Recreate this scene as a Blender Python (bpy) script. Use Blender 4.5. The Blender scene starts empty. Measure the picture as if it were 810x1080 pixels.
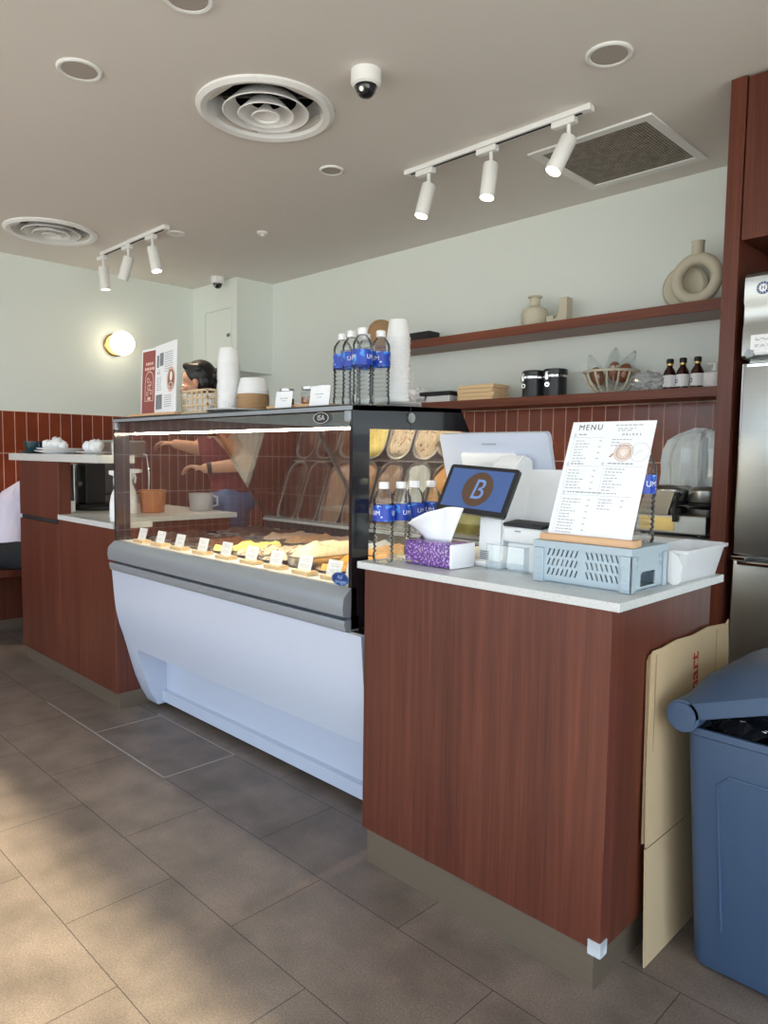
import bpy, bmesh, math, random
from mathutils import Vector, Matrix, Euler
random.seed(7)
SC = bpy.context.scene
COL = SC.collection
PI = math.pi

# ------------------------------------------------------------------ materials
def nodes(name):
    m = bpy.data.materials.new(name); m.use_nodes = True
    nt = m.node_tree; nt.nodes.clear()
    out = nt.nodes.new('ShaderNodeOutputMaterial')
    return m, nt, out
def N(nt, kind, **kw):
    n = nt.nodes.new(kind)
    for k, v in kw.items():
        if k.startswith('_'): setattr(n, k[1:], v)
        else: n.inputs[k.replace('__', ' ')].default_value = v
    return n
def rgb(r, g, b):
    f = lambda c: (c/255/12.92) if c/255 <= .04045 else ((c/255+.055)/1.055)**2.4
    return (f(r), f(g), f(b), 1)
def mixc(nt, fac, a, b):
    n = nt.nodes.new('ShaderNodeMix'); n.data_type = 'RGBA'
    for s, v in ((0, fac), (6, a), (7, b)):
        if isinstance(v, bpy.types.NodeSocket): nt.links.new(v, n.inputs[s])
        else: n.inputs[s].default_value = v
    return n.outputs[2]
def ramp(nt, src, stops):
    r = nt.nodes.new('ShaderNodeValToRGB'); nt.links.new(src, r.inputs[0])
    el = r.color_ramp.elements
    while len(el) < len(stops): el.new(.5)
    for e, (p, c) in zip(el, stops): e.position = p; e.color = c
    return r.outputs[0]
def noise(nt, scale, detail=3, stretch=None, dist=0):
    tc = nt.nodes.new('ShaderNodeTexCoord'); mp = nt.nodes.new('ShaderNodeMapping')
    nt.links.new(tc.outputs['Object'], mp.inputs[0])
    if stretch: mp.inputs['Scale'].default_value = stretch
    n = N(nt, 'ShaderNodeTexNoise', Scale=scale, Detail=detail, Distortion=dist)
    nt.links.new(mp.outputs[0], n.inputs['Vector'])
    return n.outputs['Fac']
def bump(nt, h, strength, dist=.01):
    b = N(nt, 'ShaderNodeBump', Strength=strength, Distance=dist); nt.links.new(h, b.inputs['Height']); return b.outputs[0]

def mat(name, c, rough=.5, metal=0, var=.06, vs=8, bmp=0, bs=60, spec=.5, coat=0, emit=None, es=0, trans=0, ior=1.45, sheen=0, stretch=None, alpha=1):
    m, nt, out = nodes(name)
    p = N(nt, 'ShaderNodeBsdfPrincipled', Roughness=rough, Metallic=metal)
    p.inputs['Specular IOR Level'].default_value = spec
    p.inputs['Coat Weight'].default_value = coat
    p.inputs['Transmission Weight'].default_value = trans
    p.inputs['IOR'].default_value = ior
    p.inputs['Alpha'].default_value = alpha
    p.inputs['Sheen Weight'].default_value = sheen
    c = tuple(c[:3]) + (1,)
    if var:
        f = noise(nt, vs, 4, stretch)
        a = tuple(max(0, x*(1-var)) for x in c[:3]) + (1,); b = tuple(min(1, x*(1+var)) for x in c[:3]) + (1,)
        nt.links.new(mixc(nt, f, a, b), p.inputs['Base Color'])
    else: p.inputs['Base Color'].default_value = c
    if bmp: nt.links.new(bump(nt, noise(nt, bs, 3, stretch), bmp), p.inputs['Normal'])
    if emit: p.inputs['Emission Color'].default_value = emit; p.inputs['Emission Strength'].default_value = es
    nt.links.new(p.outputs[0], out.inputs[0])
    return m

def pane_mat(name, tint=(1, 1, 1), refl=1.0, ior=1.5, rough=0.0, base=0.0):
    """a thin clear sheet: lets light straight through, mirrors by Fresnel"""
    m, nt, out = nodes(name)
    t = N(nt, 'ShaderNodeBsdfTransparent', Color=tuple(tint)+(1,))
    g = N(nt, 'ShaderNodeBsdfGlossy', Roughness=rough, Color=(1, 1, 1, 1))
    fr = nt.nodes.new('ShaderNodeFresnel'); ge = nt.nodes.new('ShaderNodeNewGeometry'); io = nt.nodes.new('ShaderNodeMath'); io.operation = 'MULTIPLY_ADD'
    nt.links.new(ge.outputs['Backfacing'], io.inputs[0]); io.inputs[1].default_value = 1/ior-ior; io.inputs[2].default_value = ior   # same reflectance from both sides of the sheet
    nt.links.new(io.outputs[0], fr.inputs[0])
    mm = nt.nodes.new('ShaderNodeMath'); mm.operation = 'MULTIPLY_ADD'; mm.use_clamp = True
    nt.links.new(fr.outputs[0], mm.inputs[0]); mm.inputs[1].default_value = refl; mm.inputs[2].default_value = base
    s = nt.nodes.new('ShaderNodeMixShader')
    nt.links.new(mm.outputs[0], s.inputs[0]); nt.links.new(t.outputs[0], s.inputs[1]); nt.links.new(g.outputs[0], s.inputs[2])
    nt.links.new(s.outputs[0], out.inputs[0])
    return m

def wood_mat(name, dark, mid, light, grain='z', rough=.38, scale=1.0):
    m, nt, out = nodes(name)
    st = {'z': (22, 22, .55), 'x': (.55, 22, 22), 'y': (22, .55, 22)}[grain]
    f1 = noise(nt, 2.2*scale, 6, st, .4); f2 = noise(nt, 9*scale, 3, st)
    f3 = noise(nt, 1.3, 2, tuple(x*.12+.2 for x in st))
    c = ramp(nt, f1, [(.28, dark), (.52, mid), (.75, light)])
    c2 = mixc(nt, .28, c, ramp(nt, f2, [(.35, dark), (.65, light)]))
    c3 = mixc(nt, .25, c2, ramp(nt, f3, [(.35, dark), (.65, light)]))
    p = N(nt, 'ShaderNodeBsdfPrincipled', Roughness=rough)
    p.inputs['Specular IOR Level'].default_value = .4
    nt.links.new(c3, p.inputs['Base Color'])
    nt.links.new(bump(nt, f2, .08, .002), p.inputs['Normal'])
    nt.links.new(p.outputs[0], out.inputs[0])
    return m

def brick_mat(name, bw, bh, mortar, c1, c2, cm, plane='xy', offset=.5, rough=.5, org=(0, 0), var=.25, nscale=6, bmp=.15, coat=0, mrough=.8, fine=0):
    m, nt, out = nodes(name)
    tc = nt.nodes.new('ShaderNodeTexCoord'); sp = nt.nodes.new('ShaderNodeSeparateXYZ'); cb = nt.nodes.new('ShaderNodeCombineXYZ')
    nt.links.new(tc.outputs['Object'], sp.inputs[0])
    for i, ch in enumerate(plane):
        a = nt.nodes.new('ShaderNodeMath'); a.operation = 'SUBTRACT'; a.inputs[1].default_value = org[i]
        nt.links.new(sp.outputs['XYZ'.index(ch.upper())], a.inputs[0]); nt.links.new(a.outputs[0], cb.inputs[i])
    b = N(nt, 'ShaderNodeTexBrick', Scale=1.0, Color1=c1, Color2=c2, Mortar=cm)
    b.inputs['Mortar Size'].default_value = mortar; b.inputs['Mortar Smooth'].default_value = .1
    b.inputs['Brick Width'].default_value = bw; b.inputs['Row Height'].default_value = bh
    b.offset = offset; b.offset_frequency = 2
    nt.links.new(cb.outputs[0], b.inputs['Vector'])
    f = noise(nt, nscale, 6)
    dk = nt.nodes.new('ShaderNodeMix'); dk.data_type = 'RGBA'; dk.blend_type = 'MULTIPLY'; dk.inputs[0].default_value = 1
    nt.links.new(b.outputs['Color'], dk.inputs[6])
    nt.links.new(ramp(nt, f, [(.3, (1-var, 1-var, 1-var, 1)), (.7, (1, 1, 1, 1))]), dk.inputs[7])
    col = dk.outputs[2]
    if fine:
        d2 = nt.nodes.new('ShaderNodeMix'); d2.data_type = 'RGBA'; d2.blend_type = 'MULTIPLY'; d2.inputs[0].default_value = 1
        nt.links.new(col, d2.inputs[6])
        nt.links.new(ramp(nt, noise(nt, 210, 4), [(.38, (1-fine, 1-fine, 1-fine, 1)), (.65, (1, 1, 1, 1))]), d2.inputs[7]); col = d2.outputs[2]
    p = N(nt, 'ShaderNodeBsdfPrincipled', Roughness=rough)
    p.inputs['Coat Weight'].default_value = coat
    nt.links.new(col, p.inputs['Base Color'])
    rr = nt.nodes.new('ShaderNodeMapRange'); nt.links.new(b.outputs['Fac'], rr.inputs[0]); rr.inputs[3].default_value = rough; rr.inputs[4].default_value = mrough
    nt.links.new(rr.outputs[0], p.inputs['Roughness'])
    inv = nt.nodes.new('ShaderNodeMath'); inv.operation = 'SUBTRACT'; inv.inputs[0].default_value = 1; nt.links.new(b.outputs['Fac'], inv.inputs[1])
    nt.links.new(bump(nt, inv.outputs[0], bmp, .003), p.inputs['Normal'])
    nt.links.new(p.outputs[0], out.inputs[0])
    return m

def emit_mat(name, c, s):
    m, nt, out = nodes(name)
    e = N(nt, 'ShaderNodeEmission', Color=tuple(c[:3])+(1,), Strength=s)
    nt.links.new(e.outputs[0], out.inputs[0]); return m

def speck_mat(name, c, spots, rough=.4, scale=90, th=.62):
    """a base colour with small flecks of further colours (ice cream, printed flowers, terrazzo)"""
    m, nt, out = nodes(name)
    tc = nt.nodes.new('ShaderNodeTexCoord')
    col = None
    for i, (sc, t, cc) in enumerate(spots):
        v = N(nt, 'ShaderNodeTexNoise', Scale=sc, Detail=2)
        mp = nt.nodes.new('ShaderNodeMapping'); mp.inputs['Location'].default_value = (i*3.1, i*1.7, i*.9)
        nt.links.new(tc.outputs['Object'], mp.inputs[0]); nt.links.new(mp.outputs[0], v.inputs['Vector'])
        fac = ramp(nt, v.outputs['Fac'], [(t, (0, 0, 0, 1)), (min(1, t+.04), (1, 1, 1, 1))])
        col = mixc(nt, fac, col if col is not None else c, cc)
    p = N(nt, 'ShaderNodeBsdfPrincipled', Roughness=rough); nt.links.new(col, p.inputs['Base Color'])
    nt.links.new(bump(nt, noise(nt, scale, 3), .25, .004), p.inputs['Normal'])
    nt.links.new(p.outputs[0], out.inputs[0]); return m

M = {}
M['wall'] = mat('wall_paint', (.765, .83, .80), .75, var=.02, vs=2, bmp=.03, bs=200)
M['ceil'] = mat('ceiling_paint', (.74, .715, .68), .8, var=.02, vs=2)
M['floor'] = brick_mat('floor_tile', .6, .3, .0013, rgb(146, 129, 116), rgb(138, 122, 110), rgb(82, 75, 71), 'xy', .5, .48, (-1.51, .086), .42, 7, .3, fine=.34)
M['grout'] = mat('pale_grout', rgb(168, 158, 148), .9)
M['tileL'] = brick_mat('red_tile', .0764, .286, .0022, rgb(136, 60, 33), rgb(122, 52, 29), rgb(225, 185, 165), 'yz', 0, .22, (1.667, 1.475-.286*4), .25, 9, .4)
M['tileB'] = brick_mat('red_tile_back', .0764, .286, .0026, rgb(142, 64, 37), rgb(128, 56, 32), rgb(225, 185, 165), 'xz', 0, .22, (0, 1.475-.286*4), .25, 9, .4)
M['wood'] = wood_mat('dark_red_veneer', rgb(66, 30, 20), rgb(91, 44, 30), rgb(112, 60, 43))
M['woodx'] = wood_mat('dark_red_veneer_across', rgb(82, 40, 26), rgb(114, 58, 38), rgb(136, 75, 52), 'x')
M['oak'] = wood_mat('light_oak', rgb(190, 145, 105), rgb(214, 170, 128), rgb(228, 190, 150), 'x', .5)
M['birch'] = wood_mat('birch_block', rgb(205, 170, 125), rgb(226, 195, 150), rgb(238, 212, 170), 'x', .5)
M['stone'] = speck_mat('pale_stone', rgb(205, 207, 205), [(180, .62, rgb(185, 188, 188)), (230, .64, rgb(222, 223, 221))], .3, 40)
M['kick'] = mat('brushed_bronze', rgb(138, 124, 106), .34, .6, var=.1, vs=3, stretch=(1, 1, 30))
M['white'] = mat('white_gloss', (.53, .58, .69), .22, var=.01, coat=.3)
M['whitem'] = mat('white_satin', (.82, .83, .83), .45, var=.02)
M['paper'] = mat('white_paper', (.86, .88, .90), .7, var=.015)
M['silver'] = mat('grey_aluminium', rgb(148, 154, 160), .38, .3, var=.04, vs=3)
M['silverd'] = mat('grey_aluminium_dark', rgb(88, 93, 100), .4, .4, var=.04)
M['black'] = mat('black_gloss', (.012, .013, .017), .12, var=0, coat=.4)
M['blackm'] = mat('black_matt', (.014, .014, .016), .55, var=.1)
M['steel'] = mat('brushed_steel', (.46, .475, .46), .34, 1, var=.06, vs=6, stretch=(1, 1, 40), bmp=.02, bs=30)
M['steeld'] = mat('dark_steel', (.23, .235, .24), .35, 1, var=.1)
M['chrome'] = mat('chrome', (.8, .8, .8), .08, 1, var=0)
M['panm'] = mat('pan_steel', (.55, .56, .58), .28, .9, var=.05)
M['pane'] = pane_mat('clear_pane', (.97, .985, .98), 1.5, 1.45)
M['mirror'] = pane_mat('reflecting_pane', (.84, .85, .82), .6, 1.5, .012, .36)
M['endpane'] = pane_mat('end_pane', (.98, .985, .98), .4, 1.45)
M['crinkle'] = mat('crinkled_clear_plastic', (.86, .90, .93), .22, var=.05, trans=.7, ior=1.15, coat=.5)
M['winpane'] = pane_mat('window_pane', (.95, .97, .97), 1, 1.45)
M['sundim'] = pane_mat('sun_dimming_pane', (.72, .745, .76), 1, 1.45)  # tint added to weaken the sun through the unseen lower panes
M['acryl'] = pane_mat('acrylic', (.93, .96, .97), 1.2, 1.49, .02, .02)
def water_mat():
    m, nt, out = nodes('clear_water_bottle')
    g = N(nt, 'ShaderNodeBsdfGlass', Color=(1, 1, 1, 1), Roughness=.02, IOR=1.22)
    t = N(nt, 'ShaderNodeBsdfTransparent', Color=(.96, .98, .99, 1))
    s = nt.nodes.new('ShaderNodeMixShader'); s.inputs[0].default_value = .88
    nt.links.new(g.outputs[0], s.inputs[1]); nt.links.new(t.outputs[0], s.inputs[2])
    gl = N(nt, 'ShaderNodeBsdfGlossy', Color=(1, 1, 1, 1), Roughness=.06); fr = N(nt, 'ShaderNodeFresnel', IOR=1.3)
    s2 = nt.nodes.new('ShaderNodeMixShader'); nt.links.new(fr.outputs[0], s2.inputs[0]); nt.links.new(s.outputs[0], s2.inputs[1]); nt.links.new(gl.outputs[0], s2.inputs[2])
    nt.links.new(s2.outputs[0], out.inputs[0]); return m
M['water'] = water_mat()
M['ledw'] = emit_mat('led_strip_glow', (1, .86, .62), 80)
M['spotglow'] = emit_mat('spot_lens_glow', (1, .80, .52), 40)
M['globe'] = emit_mat('globe_glow', (1, .86, .62), 2.6)
M['brass'] = mat('brass', (.60, .38, .15), .3, 1, var=.05)
M['blue'] = mat('bin_plastic', rgb(62, 82, 108), .42, var=.05, vs=12, bmp=.03, bs=300)
M['card'] = mat('cardboard', rgb(190, 166, 130), .85, var=.06, vs=5)
M['cardd'] = mat('cardboard_edge', rgb(150, 126, 95), .9, var=.15, vs=80)
M['red'] = mat('red_print', rgb(170, 40, 45), .8, var=.05)
M['ink'] = mat('grey_print', rgb(142, 152, 160), .8, var=0)
M['inkd'] = mat('dark_print', rgb(70, 78, 88), .8, var=0)
M['crate'] = mat('grey_blue_plastic', rgb(172, 188, 197), .5, var=.02)
M['dark'] = mat('dark_inside', (.02, .02, .022), .9, var=0)
M['cap'] = mat('white_cap', (.85, .86, .88), .4, var=.01)
M['lblue'] = speck_mat('blue_bottle_label', rgb(22, 62, 172), [(30, .56, rgb(60, 140, 225)), (55, .68, rgb(225, 235, 250))], .35)
M['cream'] = mat('cream_ceramic', rgb(205, 200, 180), .65, var=.06, vs=14, bmp=.05)
M['frosta'] = mat('translucent_plastic', (.86, .89, .92), .3, var=.02, alpha=.55)
M['cupline'] = mat('coffee_line_print', rgb(196, 150, 124), .8, var=.1)
M['kraft'] = mat('kraft_paper', rgb(176, 142, 104), .8, var=.06)
M['rattan'] = mat('woven_cane', rgb(206, 184, 152), .7, var=.15, vs=60)
M['skin'] = mat('skin', rgb(196, 148, 122), .5, var=.06, vs=10)
M['hair'] = mat('black_hair', (.010, .009, .010), .35, var=.3, vs=40, bmp=.3, bs=120, stretch=(1, 1, .2))
M['maroon'] = mat('maroon_cotton', rgb(108, 38, 46), .85, var=.1, vs=20, bmp=.1)
M['jeans'] = mat('blue_denim', rgb(72, 104, 150), .85, var=.18, vs=60, bmp=.1)
M['lav'] = mat('pale_lavender_cotton', rgb(214, 208, 226), .85, var=.04, vs=9, bmp=.3, bs=14)
M['blackcl'] = mat('black_cloth', (.015, .015, .018), .9, var=.1)
M['eye'] = mat('eye_white', (.8, .8, .78), .3, var=0)
M['lip'] = mat('lip', rgb(170, 96, 90), .5, var=0)
M['teal'] = mat('dark_teal_glaze', rgb(38, 66, 76), .25, var=.1)
M['mask'] = mat('mask_cloth', rgb(205, 222, 228), .8, var=.03)
M['canister'] = mat('canister_black', (.018, .019, .022), .3, var=.05)
M['amber'] = mat('amber_bottle', rgb(50, 20, 12), .08, var=0, coat=.5)
M['gold'] = mat('gold_foil', (.62, .45, .18), .3, 1, var=.1)
M['clearbag'] = pane_mat('clear_plastic_bag', (.93, .95, .96), 1.3, 1.4, .12, .04)
M['frost'] = mat('frosted_plastic', (.88, .91, .94), .35, var=.02, trans=.75, ior=1.2)
M['terra'] = mat('terracotta_plastic', rgb(176, 108, 58), .5, var=.06)
M['green'] = mat('green_print', rgb(70, 150, 90), .6, var=.05)
M['sticker'] = mat('sticker_blue', rgb(20, 52, 120), .3, var=0)
M['mesh'] = brick_mat('vent_mesh', .012, .012, .002, rgb(176, 168, 156), rgb(196, 187, 174), rgb(100, 95, 88), 'xy', 0, .6, (0, 0), .4, 25, .5)
M['speaker'] = mat('speaker_grille', rgb(172, 165, 157), .7, var=.1, vs=300)
M['screen'] = mat('screen_blue', rgb(56, 76, 118), .12, var=.03, vs=3, emit=rgb(70, 95, 145), es=.3)
M['screenb'] = mat('screen_brown', rgb(74, 56, 44), .12, var=.03, emit=rgb(84, 64, 50), es=.25)
M['screent'] = mat('screen_letter', rgb(96, 122, 172), .12, var=0, emit=rgb(100, 128, 175), es=.3)
M['flower'] = speck_mat('lavender_print', rgb(98, 62, 138), [(150, .52, rgb(190, 150, 215)), (190, .57, rgb(52, 30, 84)), (60, .65, rgb(150, 165, 95)), (48, .69, rgb(225, 195, 110))], .3)
M['mauve'] = mat('mauve_print', rgb(150, 84, 78), .75, var=.08, vs=6)
M['ppink'] = mat('pink_print', rgb(226, 190, 178), .75, var=.1, vs=20)
M['pbrown'] = mat('brown_print', rgb(150, 100, 66), .75, var=.3, vs=60)
M['pgrey'] = mat('grey_photo_print', rgb(128, 132, 138), .75, var=.5, vs=50)
M['bagblack'] = mat('black_bin_bag', (.012, .012, .014), .2, var=0, bmp=.9, bs=30)

# ------------------------------------------------------------------ geometry
def axes(d):
    d = Vector(d).normalized(); t = Vector((0, 0, 1)) if abs(d.z) < .9 else Vector((1, 0, 0))
    u = d.cross(t).normalized(); return u, d.cross(u).normalized(), d
class B:
    def __init__(s): s.bm = bmesh.new(); s.mi = 0
    def face(s, vs):
        try:
            f = s.bm.faces.new(vs); f.material_index = s.mi; return f
        except ValueError: return None
    def v(s, p): return s.bm.verts.new(p)
    def poly(s, pts): return s.face([s.v(p) for p in pts])
    def box(s, x0, x1, y0, y1, z0, z1, bev=0, seg=2, mx=None):
        r = bmesh.ops.create_cube(s.bm, size=1)['verts']
        for v in r: v.co = Vector(((x0+x1)/2+v.co.x*(x1-x0), (y0+y1)/2+v.co.y*(y1-y0), (z0+z1)/2+v.co.z*(z1-z0)))
        fs = {f for v in r for f in v.link_faces}
        for f in fs: f.material_index = s.mi
        if bev:
            es = list({e for v in r for e in v.link_edges})
            o = bmesh.ops.bevel(s.bm, geom=es, offset=bev, segments=seg, profile=.5, affect='EDGES')
            for f in o['faces']: f.material_index = s.mi
            r = list({v for f in o['faces'] for v in f.verts} | {v for v in r if v.is_valid})
        if mx is not None:
            for v in r: v.co = mx @ v.co
        return s
    def ring(s, c, u, w, r, n, r2=None): return [s.v(Vector(c)+u*math.cos(2*PI*i/n)*r+w*math.sin(2*PI*i/n)*(r2 or r)) for i in range(n)]
    def bridge(s, a, b):
        n = len(a)
        for i in range(n): s.face([a[i], a[(i+1) % n], b[(i+1) % n], b[i]])
    def cyl(s, p0, p1, r0, r1=None, n=20, caps=True):
        r1 = r0 if r1 is None else r1; p0, p1 = Vector(p0), Vector(p1); u, w, d = axes(p1-p0)
        a = s.ring(p0, u, w, r0, n); b = s.ring(p1, u, w, r1, n); s.bridge(a, b)
        if caps: s.face(a[::-1]); s.face(b)
        return s
    def lathe(s, prof, c=(0, 0, 0), n=28, axis=(0, 0, 1), cap0=True, cap1=True, sx=1, sy=1):
        c = Vector(c); u, w, d = (Vector((1, 0, 0)), Vector((0, 1, 0)), Vector((0, 0, 1))) if axis == (0, 0, 1) else axes(axis)
        prev = None; first = None
        for r, z in prof:
            k = s.ring(c+d*z, u*sx, w*sy, max(r, 1e-5), n)
            if prev: s.bridge(prev, k)
            else: first = k
            prev = k
        if cap0: s.face(first[::-1])
        if cap1: s.face(prev)
        return s
    def tube(s, pts, r, n=10, closed=False):
        pts = [Vector(p) for p in pts]; rs = r if isinstance(r, (list, tuple)) else [r]*len(pts)
        k = len(pts); rings = []; up = None
        for i in range(k):
            if closed: t = pts[(i+1) % k]-pts[i-1]
            else: t = pts[min(i+1, k-1)]-pts[max(i-1, 0)]
            t.normalize()
            if up is None: u, w, _ = axes(t)
            else:
                u = (up-t*up.dot(t)).normalized(); w = t.cross(u)
            up = u; rings.append(s.ring(pts[i], u, w, rs[i], n))
        for i in range(k-1): s.bridge(rings[i], rings[i+1])
        if closed:
            a, b = rings[-1], rings[0]
            j = min(range(n), key=lambda q: (b[q].co-a[0].co).length); s.bridge(a, b[j:]+b[:j])
        else: s.face(rings[0][::-1]); s.face(rings[-1])
        return s
    def prism(s, pts, axis, a, b):
        """extrude a 2-D outline along an axis: x -> pts are (y,z); y -> (x,z); z -> (x,y)"""
        f = {'x': lambda p, t: (t, p[0], p[1]), 'y': lambda p, t: (p[0], t, p[1]), 'z': lambda p, t: (p[0], p[1], t)}[axis]
        A = [s.v(f(p, a)) for p in pts]; C = [s.v(f(p, b)) for p in pts]
        s.bridge(A, C); s.face(A[::-1]); s.face(C); return s
    def frame(s, outer, inner, axis, a, b):
        """prism with a hole; both outlines have the same number of points"""
        f = {'x': lambda p, t: (t, p[0], p[1]), 'y': lambda p, t: (p[0], t, p[1]), 'z': lambda p, t: (p[0], p[1], t)}[axis]
        O0 = [s.v(f(p, a)) for p in outer]; O1 = [s.v(f(p, b)) for p in outer]
        I0 = [s.v(f(p, a)) for p in inner]; I1 = [s.v(f(p, b)) for p in inner]
        s.bridge(O0, O1); s.bridge(I1, I0); s.bridge(I0, O0); s.bridge(O1, I1); return s
    def ball(s, c, r, n=16, m=10, mx=None):
        r = r if isinstance(r, (tuple, list)) else (r, r, r)
        q = bmesh.ops.create_uvsphere(s.bm, u_segments=n, v_segments=m, radius=1)['verts']
        for f in {f for v in q for f in v.link_faces}: f.material_index = s.mi
        for v in q:
            p = Vector((v.co.x*r[0], v.co.y*r[1], v.co.z*r[2]))
            if mx is not None: p = mx @ p
            v.co = p+Vector(c)
        return s
    def caps(s, p0, r0, p1, r1, n=14):
        s.cyl(p0, p1, r0, r1, n); s.ball(p0, r0, n, 8); s.ball(p1, r1, n, 8); return s
    def text(s, string, size, mx, ext=0.0004, align='CENTER', shear=0, space=1, bold=0):
        cu = bpy.data.curves.new('t', 'FONT'); cu.body = string; cu.size = size; cu.extrude = ext
        cu.offset = bold; cu.align_x = align; cu.align_y = 'CENTER'; cu.shear = shear; cu.space_character = space
        o = bpy.data.objects.new('t', cu); COL.objects.link(o)
        dg = bpy.context.evaluated_depsgraph_get(); me = bpy.data.meshes.new_from_object(o.evaluated_get(dg))
        k = len(s.bm.verts); s.bm.from_mesh(me); s.bm.verts.ensure_lookup_table()
        nv = s.bm.verts[k:] if k else list(s.bm.verts)
        for v in nv: v.co = mx @ v.co
        for f in {f for v in nv for f in v.link_faces}: f.material_index = s.mi
        bpy.data.objects.remove(o); bpy.data.curves.remove(cu); bpy.data.meshes.remove(me); return s
    def xf(s, mx):
        for v in s.bm.verts: v.co = mx @ v.co
        return s
    def jitter(s, a):
        for v in s.bm.verts: v.co += Vector((random.uniform(-a, a), random.uniform(-a, a), random.uniform(-a, a)))
        return s
    def out(s, name, m, parent=None, smooth=False, world=True, loc=None):
        bm = s.bm
        bmesh.ops.recalc_face_normals(bm, faces=bm.faces)
        off = Vector((0, 0, 0))
        if parent is not None and world:
            q = parent
            while q is not None: off += Vector(q.location); q = q.parent
        if loc is not None: off = Vector(loc)
        if off.length:
            for v in bm.verts: v.co -= off
        me = bpy.data.meshes.new(name); bm.to_mesh(me); bm.free()
        for x in (m if isinstance(m, (list, tuple)) else [m]): me.materials.append(M[x] if isinstance(x, str) else x)
        if smooth:
            for p in me.polygons: p.use_smooth = True
            if smooth != 'all':
                try: me.set_sharp_from_angle(angle=math.radians(38))
                except Exception: pass
        o = bpy.data.objects.new(name, me); COL.objects.link(o)
        if parent is not None: o.parent = parent
        if loc is not None: o.location = loc
        return o
def thing(name, label, cat, loc=(0, 0, 0), group=None, rotz=0):
    o = bpy.data.objects.new(name, None); COL.objects.link(o); o.location = loc; o.rotation_euler = (0, 0, rotz)
    o.empty_display_size = .05
    return tag(o, label, cat, group)
def tag(o, label, cat, group=None):
    o['label'] = label; o['category'] = cat
    if group: o['group'] = group
    return o
def struct(o): o['kind'] = 'structure'; return o
def dup(o, loc, label, rotz=None):
    r = o.copy(); COL.objects.link(r); r.location = loc; r['label'] = label
    if rotz is not None: r.rotation_euler = (0, 0, rotz)
    for c in list(o.children):
        d = c.copy(); COL.objects.link(d); d.parent = r
        for g in list(c.children):
            e = g.copy(); COL.objects.link(e); e.parent = d
    return r
def plane_mx(o, ex, ey):
    """matrix of a local frame: o origin, ex towards local x, ey towards local y"""
    o, ex, ey = Vector(o), Vector(ex).normalized(), Vector(ey); ez = ex.cross(ey).normalized(); ey = ez.cross(ex)
    m = Matrix.Identity(4)
    for i in range(3): m[i][0] = ex[i]; m[i][1] = ey[i]; m[i][2] = ez[i]; m[i][3] = o[i]
    return m
def lines(b, mx, x0, x1, y, h, z=.0005, word=.012, gap=.004):
    """a line of small illegible print: a row of word-length dashes"""
    x = x0
    while x < x1-.002:
        w = min(random.uniform(.5, 1.3)*word, x1-x)
        b.poly([mx @ Vector(p) for p in ((x, y, z), (x+w, y, z), (x+w, y+h, z), (x, y+h, z))]); x += w+gap
    return b
def rect(b, mx, x0, x1, y0, y1, z=.0005):
    b.poly([mx @ Vector(p) for p in ((x0, y0, z), (x1, y0, z), (x1, y1, z), (x0, y1, z))]); return b
def disc(b, mx, c, r, z=.0005, n=28, r2=None):
    b.poly([mx @ Vector((c[0]+math.cos(2*PI*i/n)*r, c[1]+math.sin(2*PI*i/n)*(r2 or r), z)) for i in range(n)]); return b
def annulus(b, mx, c, r0, r1, z=.0005, n=28, ry=1):
    o = [b.v(mx @ Vector((c[0]+math.cos(2*PI*i/n)*r1, c[1]+math.sin(2*PI*i/n)*r1*ry, z))) for i in range(n)]
    k = [b.v(mx @ Vector((c[0]+math.cos(2*PI*i/n)*r0, c[1]+math.sin(2*PI*i/n)*r0*ry, z))) for i in range(n)]
    b.bridge(o, k); return b
# ------------------------------------------------------------------ the room
XL, XR, YF, YB, ZC = -5.3, 2.6, -2.6, 3.45, 2.52
struct(B().box(XL-.1, XR+.1, YF-.1, YB+.1, -.1, 0).out('floor', 'floor'))
g = B()
for x0, x1, y0, y1 in ((-3.55, -2.41, 1.283, 1.288), (-3.04, -2.41, 1.588, 1.593), (-2.413, -2.408, 1.283, 1.593), (-3.015, -3.010, 1.283, 1.593)):
    g.box(x0, x1, y0, y1, -.002, .0006)
struct(g.out('trim_1', 'grout'))
# ceiling with openings for the two diffusers and the return grille is kept solid; fittings are surface boxes recessed above it
DIFF = [(-2.374, 1.716), (-4.575, 1.742)]
c = B()
bmc = c.bm
def ceil_with_holes():
    # a grid of quads around square cut-outs, the round fittings cover the square corners from below
    xs = sorted({XL-.1, XR+.1, -1.843, -1.345} | {v for x, y in DIFF for v in (x-.19, x+.19)})
    ys = sorted({YF-.1, YB+.1, 2.765, 3.265} | {v for x, y in DIFF for v in (y-.19, y+.19)})
    holes = [(x-.19, x+.19, y-.19, y+.19) for x, y in DIFF]+[(-1.843, -1.345, 2.765, 3.265)]
    for i in range(len(xs)-1):
        for j in range(len(ys)-1):
            mx_, my_ = (xs[i]+xs[i+1])/2, (ys[j]+ys[j+1])/2
            if any(h[0] < mx_ < h[1] and h[2] < my_ < h[3] for h in holes): continue
            c.box(xs[i], xs[i+1], ys[j], ys[j+1], ZC, ZC+.02)
ceil_with_holes()
c.box(XL-.1, XR+.1, YF-.1, YB+.1, ZC+.16, ZC+.2)
struct(c.out('ceiling', 'ceil'))
struct(B().box(XL-.1, XR+.1, YB, YB+.1, 0, ZC+.2).out('wall_back', 'wall'))
struct(B().box(XL-.1, XL, YF, YB, 0, ZC+.2).out('wall_left', 'wall'))
rw = B(); rw.box(XR, XR+.1, YF, YB, 0, .08); rw.box(XR, XR+.1, YF, YB, 2.30, ZC+.2); rw.box(XR, XR+.1, 1.6, YB, .08, 2.30)
struct(rw.out('wall_right', 'wall'))
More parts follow.
